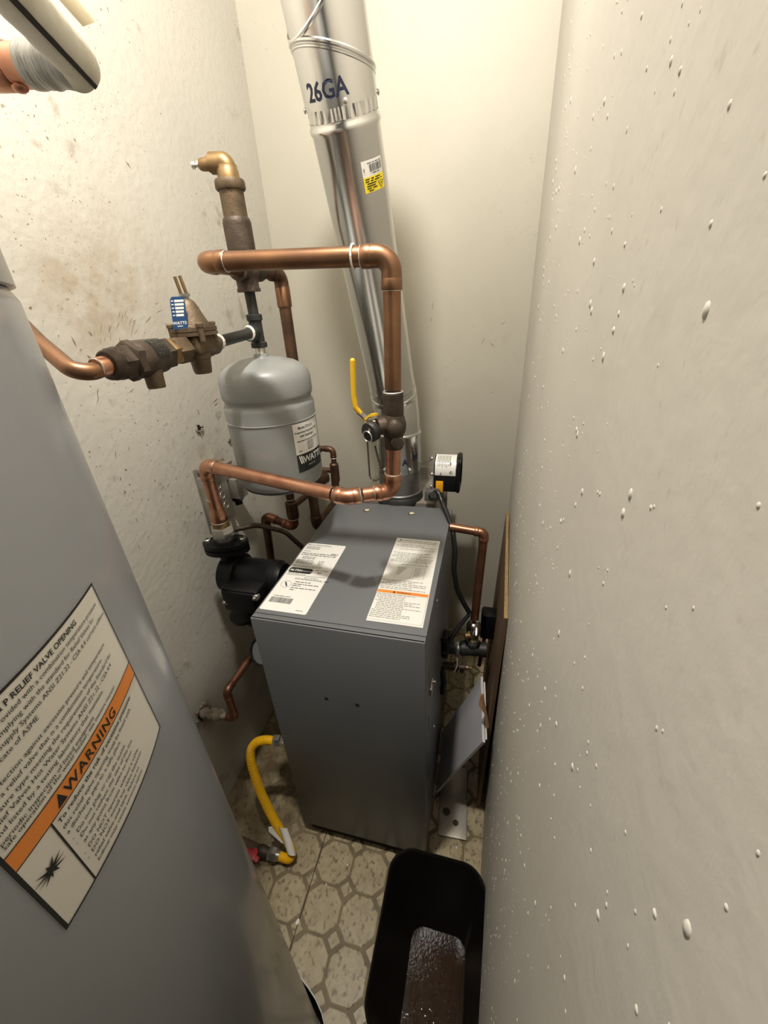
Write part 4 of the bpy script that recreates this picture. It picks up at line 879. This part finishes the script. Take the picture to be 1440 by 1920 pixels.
# ---- gas connector
t = thing('gas_connector', 'yellow coated flexible gas connector looping down to the floor', 'gas hose', (-.50, .56, .05))
GP = [(-.520, .600, .3400), (-.545, .597, .3410), (-.572, .590, .3330), (-.5890, .578, .3080), (-.5850, .5600, .2700), (-.5580, .5330, .1950), (-.5180, .5080, .1150), (-.4850, .4930, .0680), (-.4640, .4800, .0460), (-.4580, .4680, .0340), (-.4680, .4615, .0270), (-.494, .462, .0260)]
def spline(p, n=7):
    p = [V(q) for q in p]; p = [p[0] * 2 - p[1]] + p + [p[-1] * 2 - p[-2]]; out = []
    for i in range(1, len(p) - 2):
        for k in range(n):
            t_ = k / n; a, b, c, d = p[i - 1:i + 3]
            out.append(.5 * (2 * b + (c - a) * t_ + (2 * a - 5 * b + 4 * c - d) * t_ ** 2 + (3 * b - a - 3 * c + d) * t_ ** 3))
    return out + [p[-2]]
gpath = spline(GP)
part('hose', sweep(gpath, .0118, 16), M_YELG, t)
gs = []
for i in range(len(gpath) - 1):
    a, b = gpath[i], gpath[i + 1]; n_ = max(1, int((b - a).length / .0042))
    for k in range(n_): gs.append(torus(a.lerp(b, k / n_), b - a, .0118, .0009, 14, 4))
part('corrugation', J(*gs), M_YELG, t)['kind'] = 'stuff'
for g_ in (hexn((-.522, .600, .3405), (-.502, .603, .343), .0165), hexn((-.500, .604, .3435), (-.474, .606, .345), .0195, .4), cyl((-.474, .606, .345), (-.452, .606, .345), .011),): part('upper_nut', g_, M_STEEL, t, 'bright zinc flare nuts at the boiler')
part('lower_nut', J(lathe((-.492, .462, .0262), (-1, 0, -.02), [(0, .0130), (.010, .0135), (.011, .0120)], 18), hexn((-.502, .462, .026), (-.526, .462, .0255), .0185, .2)), M_STEEL, t, 'bright zinc flare nut at the floor valve')
tgp = [(-.4870, .4995, .096), (-.4690, .4870, .069), (-.4500, .4640, .043)]
v = []; f = []
for p, wd in zip([(-.490, .500, .110), (-.4730, .4850, .078), (-.4560, .4660, .050)], (.0145, .0150, .0135)):
    p = V(p)
    for k in range(7):
        a = math.radians(-80 + 28 * k); v.append(p + V((math.sin(a) * wd * .9 + .003, -math.cos(a) * wd * .55, math.cos(a) * wd * .75)))
for i in range(2):
    for k in range(6): f.append((i * 7 + k, i * 7 + k + 1, (i + 1) * 7 + k + 1, (i + 1) * 7 + k))
part('paper_tag', J((v, f), ([V((-.506, .500, .108)), V((-.530, .492, .104)), V((-.527, .485, .094)), V((-.4860, .478, .064)), V((-.481, .481, .066))], [(0, 1, 2, 3, 4)])), M_FLAKE, t, 'white paper tag wrapped round the hose')
t = thing('gas_shutoff_valve', 'small gas shut-off valve with a red handle on the floor', 'valve', (-.548, .462, .0))
part('body', J(lathe((-.524, .462, .0245), (-1, 0, -.02), [(0, .0135), (.012, .0140), (.018, .0165), (.032, .0165), (.040, .013)], 18)), M_BRZD, t)
part('pipe', J(cyl((-.558, .463, .024), (-.63, .470, .024), .0125, 16), cyl((-.625, .47, .024), (-.73, .50, .024), .0125, 16)), M_CRUST, t)
part('red_handle', J(box((-.570, .440, .047), (.040, .024, .007), .003), box((-.553, .436, .047), (.026, .014, .006), .0025, Matrix.Rotation(-.35, 3, 'Z')), cyl((-.562, .452, .026), (-.562, .452, .046), .006)), M_RED, t, 'red lever handle')

# ================================================================ right-hand side: relief line, board, sleeve
t = thing('relief_copper_pipe', 'thin copper pipe with square corner at the right of the boiler', 'pipe', (.01, .96, .6))
RT = V((.0133, .985, .8480)); RB = V((.0040, .955, .560))
run(t, [(-.080, .995, .852), RT, RB], .0118, mat('copper_mid', (.36, .17, .10), .36, .85, (.25, .11, .065), 18, 5), .012, rings=False, grow=.0022, arm=.014)
t = thing('relief_valve', 'chrome and brass relief valve on the black tee right of the boiler', 'valve', (.002, .95, .50))
rv = V((.0030, .955, .0))
def rz(z): return (rv.x, rv.y, z)
part('bonnet', J(sphere(rz(.533), .0225, 20, (1, 1, .9)), lathe(rz(.533), (0, 0, -1), [(0, .0225), (.014, .0225), (.017, .0215)], 24)), M_CHROME, t)
part('test_lever', J(box((.012, .928, .540), (.008, .030, .006), .002, Matrix.Rotation(.5, 3, 'X')), box((.013, .938, .560), (.010, .006, .022), .002)), M_STEEL, t)
part('brass_body', J(lathe(rz(.518), (0, 0, -1), [(0, .0205), (.012, .0205), (.014, .0175), (.034, .0170)], 24), lathe((rv.x, rv.y - .01, .508), (-.9, -.4, 0), [(0, .010), (.026, .0085)], 12)), M_BRASS, t)
part('tailpiece', lathe(rz(.486), (0, 0, -1), [(0, .0210), (.018, .0205)], 24), M_STEEL, t)
t = thing('iron_tee', 'black iron tee and nipple on the right side of the boiler', 'pipe fitting', (-.04, .93, .45))
part('tee', J(lathe((-.032, .945, .445), (1, .12, 0), [(0, .020), (.001, .0235), (.014, .0235), (.016, .0215), (.060, .0215), (.068, .0235), (.078, .0235), (.080, .018)], 24), lathe(rz(.474), (0, 0, -1), [(0, .0225), (.002, .0240), (.012, .0240), (.014, .021), (.03, .021)], 24)), M_BLKI, t)
part('nipple', cyl((-.086, .935, .445), (-.030, .945, .445), .0185, 24), M_BLKI, t)
part('coupling', lathe((-.052, .941, .445), (1, .12, 0), [(0, .0195), (.003, .0220), (.014, .0220), (.016, .020)], 24), M_STEEL, t, 'pale zinc coupling ring')
part('boss', lathe((-.084, .935, .445), (1, 0, 0), [(0, .030), (.006, .030), (.009, .024)], 24), M_BLKI, t)
t = thing('drain_cock', 'small brass drain cock under the black tee beside the boiler', 'drain valve', (-.02, .93, .37))
part('stub', J(cyl((-.086, .93, .372), (-.036, .93, .378), .012, 14), lathe((-.050, .93, .377), (1, 0, 0), [(0, .016), (.012, .016)], 10)), M_BRZD, t)
part('spout', J(cyl((-.036, .93, .378), (-.010, .93, .380), .0085, 14), lathe((-.024, .93, .374), (0, 0, -1), [(0, .006), (.018, .006)], 10)), M_BRZD, t)
part('tip', lathe((-.012, .93, .380), (1, 0, 0), [(0, .0075), (.006, .0085), (.012, .0055), (.018, .005)], 12), M_BRASS, t)
t = thing('white_wire', 'short thin white wire hanging below the black tee', 'wire', (-.046, .93, .41))
part('wire', tube([(-.040, .915, .430), (-.038, .910, .405), (-.046, .905, .380)], .0015, .01, 8), M_FLAKE, t)
t = thing('aquastat', 'black plastic control mounted on the boiler right side', 'control', (-.075, .89, .52))
part('body', J(box((-.074, .885, .515), (.018, .05, .07), .004), tube([(-.080, .84, .575), (-.068, .85, .570), (-.070, .868, .53)], .0062, .012, 10), tube([(-.082, .865, .43), (-.074, .86, .38), (-.078, .86, .33)], .008, .03, 10)), M_BLKP, t)
t = thing('wall_control_box', 'black box behind the relief valve at the right wall', 'control', (.05, 1.03, .50))
part('box', box((.050, 1.035, .480), (.050, .05, .10), .008), M_BLKP, t)
part('red_lead', tube([(.040, 1.02, .43), (.034, 1.0, .38), (.030, .99, .33)], .006, .02, 8), mat('dark_red', (.12, .012, .015), .5), t, 'dark red lead')

t = thing('leaning_board', 'thin brown hardboard panel leaning upright on the right wall', 'board', (.065, .98, 0))
def bp(x, y, z): return V((x, y, z))
A = [bp(.0500, .726, 0), bp(.0600, .728, 0), bp(.0745, .722, .788), bp(.0660, .720, .788)]
Bk = [bp(.0560, 1.24, 0), bp(.0660, 1.242, 0), bp(.0895, 1.240, .788), bp(.0820, 1.238, .788)]
part('panel', (A + Bk, [(0, 1, 2, 3), (7, 6, 5, 4), (0, 4, 5, 1), (1, 5, 6, 2), (3, 2, 6, 7), (0, 3, 7, 4)]), M_BOARD, t, smooth=0)
e = V((0, 0, .0012))
part('frayed_edge', (([A[3] - V((.0002, .0004, 0)), A[2] + V((.0002, -.0004, 0)), Bk[2], Bk[3], A[3] + e, A[2] + e, Bk[2] + e, Bk[3] + e]), [(0, 1, 2, 3), (4, 5, 6, 7), (0, 1, 5, 4), (1, 2, 6, 5), (2, 3, 7, 6), (3, 0, 4, 7)]), M_BEDGE, t, 'lighter fibrous top edge', 0)
t = thing('manual_sleeve', 'pale plastic sleeve of papers propped between boiler and brown board', 'document sleeve', (-.02, .75, 0))
q1, q2, q3, q4 = V((.0400, .850, .442)), V((.0500, .655, .437)), V((-.0720, .715, .050)), V((-.0750, .905, .060))
nn = (q1 - q2).cross(q3 - q2).normalized()
if nn.y > 0 and nn.x > 0: nn = -nn
rn = random.Random(14); N_ = 10; v = []; f = []
for s in (0, 1):
    for j in range(N_ + 1):
        for i in range(N_ + 1):
            a, b = i / N_, j / N_; p = q2.lerp(q1, a).lerp(q3.lerp(q4, a), b); bulge = .006 * math.sin(a * math.pi) * math.sin(b * math.pi * 1.5) + .0012 * math.sin(9 * a + 5 * b)
            v.append(p + nn * (bulge + (.007 if s else 0)))
M_ = (N_ + 1) ** 2
for s in (0, 1):
    for j in range(N_):
        for i in range(N_): k = s * M_ + j * (N_ + 1) + i; f.append((k, k + 1, k + N_ + 2, k + N_ + 1))
for i in range(N_):
    for a, b in ((i, i + 1), (N_ * (N_ + 1) + i, N_ * (N_ + 1) + i + 1), (i * (N_ + 1), (i + 1) * (N_ + 1)), (i * (N_ + 1) + N_, (i + 1) * (N_ + 1) + N_)): f.append((a, b, b + M_, a + M_))
part('sleeve', (v, f), M_SLEEVE, t, smooth=30)
part('paper_sheet', prism([q2.lerp(q1, .05) - nn * .002, q2.lerp(q1, .92) - nn * .002, q3.lerp(q4, .92).lerp(q2, .05) - nn * .002, q3.lerp(q4, .05).lerp(q2, .05) - nn * .002], -nn * .003), M_FLAKE, t, 'white papers behind the plastic', 0)
t = thing('wooden_chip', 'small brown splinter of wood wedged against the leaning board', 'wood scrap', (.04, .80, .42))
part('splinter', prism([V((.030, .70, .545)), V((.038, .71, .54)), V((.056, .67, .478)), V((.050, .66, .48)), V((.042, .68, .512)), V((.028, .69, .525))], (0, .006, 0)), mat('raw_wood', (.26, .14, .075), .7), t, smooth=0)
t = thing('floor_plate', 'flat grey metal plate lying on the floor right of the boiler', 'plate', (-.03, .68, 0))
part('plate', box((-.022, .73, .004), (.085, .21, .007), .002, Matrix.Rotation(.05, 3, 'Z')), M_GALVD, t)
for g_ in (lathe((-.040, .690, .0075), (0, 0, 1), [(0, .012), (.0004, .011)], 9), lathe((-.010, .665, .0075), (0, 0, 1), [(0, .009), (.0004, .008)], 9),): part('rust_spot', g_, M_CRUST, t)

# ================================================================ waste bin holding rusty water
t = thing('waste_bin', 'black plastic waste bin with rusty water standing against the right wall', 'bin', (-.037, .31, 0))
def rrect(cx, cy, hx, hy, r, z, n=8, skew=0.0):
    pts = []
    for sx, sy, a in ((1, 1, 0), (-1, 1, 90), (-1, -1, 180), (1, -1, 270)):
        for k in range(n + 1):
            b = math.radians(a + 90 * k / n); pts.append(V((cx + sx * (hx - r) + r * math.cos(b) + skew * (cy + sy * (hy - r) + r * math.sin(b) - cy), cy + sy * (hy - r) + r * math.sin(b), z)))
    return pts
bcx, bcy = -.0385, .309
kx, ky = -.026, .302
rings = [rrect(kx, ky, .056, .090, .026, .0012), rrect(kx, ky, .061, .095, .028, .006), rrect(bcx, bcy, .1015, .140, .05, .296), rrect(bcx, bcy, .1055, .144, .052, .300), rrect(bcx, bcy, .1062, .1447, .053, .306), rrect(bcx, bcy, .1045, .143, .052, .309),
         rrect(bcx, bcy, .1020, .1405, .050, .307), rrect(bcx, bcy, .0990, .1375, .048, .296), rrect(kx, ky, .0580, .0920, .026, .010), rrect(kx, ky, .0530, .0870, .023, .0050)]
n = len(rings[0]); v = [p for r in rings for p in r]; f = []
for i in range(len(rings) - 1):
    for k in range(n): f.append((i * n + k, i * n + (k + 1) % n, (i + 1) * n + (k + 1) % n, (i + 1) * n + k))
f.append(tuple(reversed(range(n)))); f.append(tuple((len(rings) - 1) * n + k for k in range(n)))
part('bin_body', (v, f), M_BIN, t)
M_SILT = mat('rust_silt', (.050, .026, .015), .24, 0, (.026, .013, .008), 45, 5, bump=1.0, bscale=190, coat=.5)
r0 = rrect(kx, ky, .0500, .0840, .018, .0054); r1 = rrect(kx, ky, .0480, .0820, .016, .0130); r2 = rrect(kx, ky, .0370, .0700, .010, .0130); r3 = rrect(kx, ky, .0340, .0670, .008, .0080)
v = r0 + r1 + r2 + r3; f = [(i * n + k, i * n + (k + 1) % n, (i + 1) * n + (k + 1) % n, (i + 1) * n + k) for i in range(3) for k in range(n)] + [tuple(3 * n + k for k in range(n))]
part('silt_bottom', (v, f), M_SILT, t, 'rusty embossed bottom under the water')
r0 = rrect(-.0283, .3033, .0650, .1000, .030, .054); part('water', (r0, [tuple(range(n))]), M_WATER, t, 'rust-brown water surface', 0)
# flakes of paint on the floor
for k, (x, y, s) in enumerate(((-.3900, .352, .0085), (-.372, .268, .0065), (-.300, .495, .004), (-.345, .44, .003), (-.42, .60, .004), (-.30, .18, .003), (-.002, .605, .004))):
    rn = random.Random(30 + k); pts = [V((x + s * rn.uniform(.5, 1) * math.cos(a) * .6, y + s * rn.uniform(.6, 1) * math.sin(a), .0004)) for a in [i * math.pi / 4 for i in range(8)]]
    o = mesh_obj('paint_flake', prism(pts, (0, 0, .0016)), M_FLAKE, (x, y, 0), 0); o.location = (x, y, 0)
    o['label'] = ('large white paint flake on the dark floor seam', 'white paint flake on a tile in front of the floor seam', 'tiny white flake below the boiler front edge', 'tiny white speck on a tile near the floor seam', 'small white flake on the grimy floor beside the gas hose', 'tiny white speck on the tile beside the black bin', 'small white flake on the floor at the right wall behind the bin')[k]; o['category'] = 'paint flake'; o['group'] = 'paint flakes on the floor'
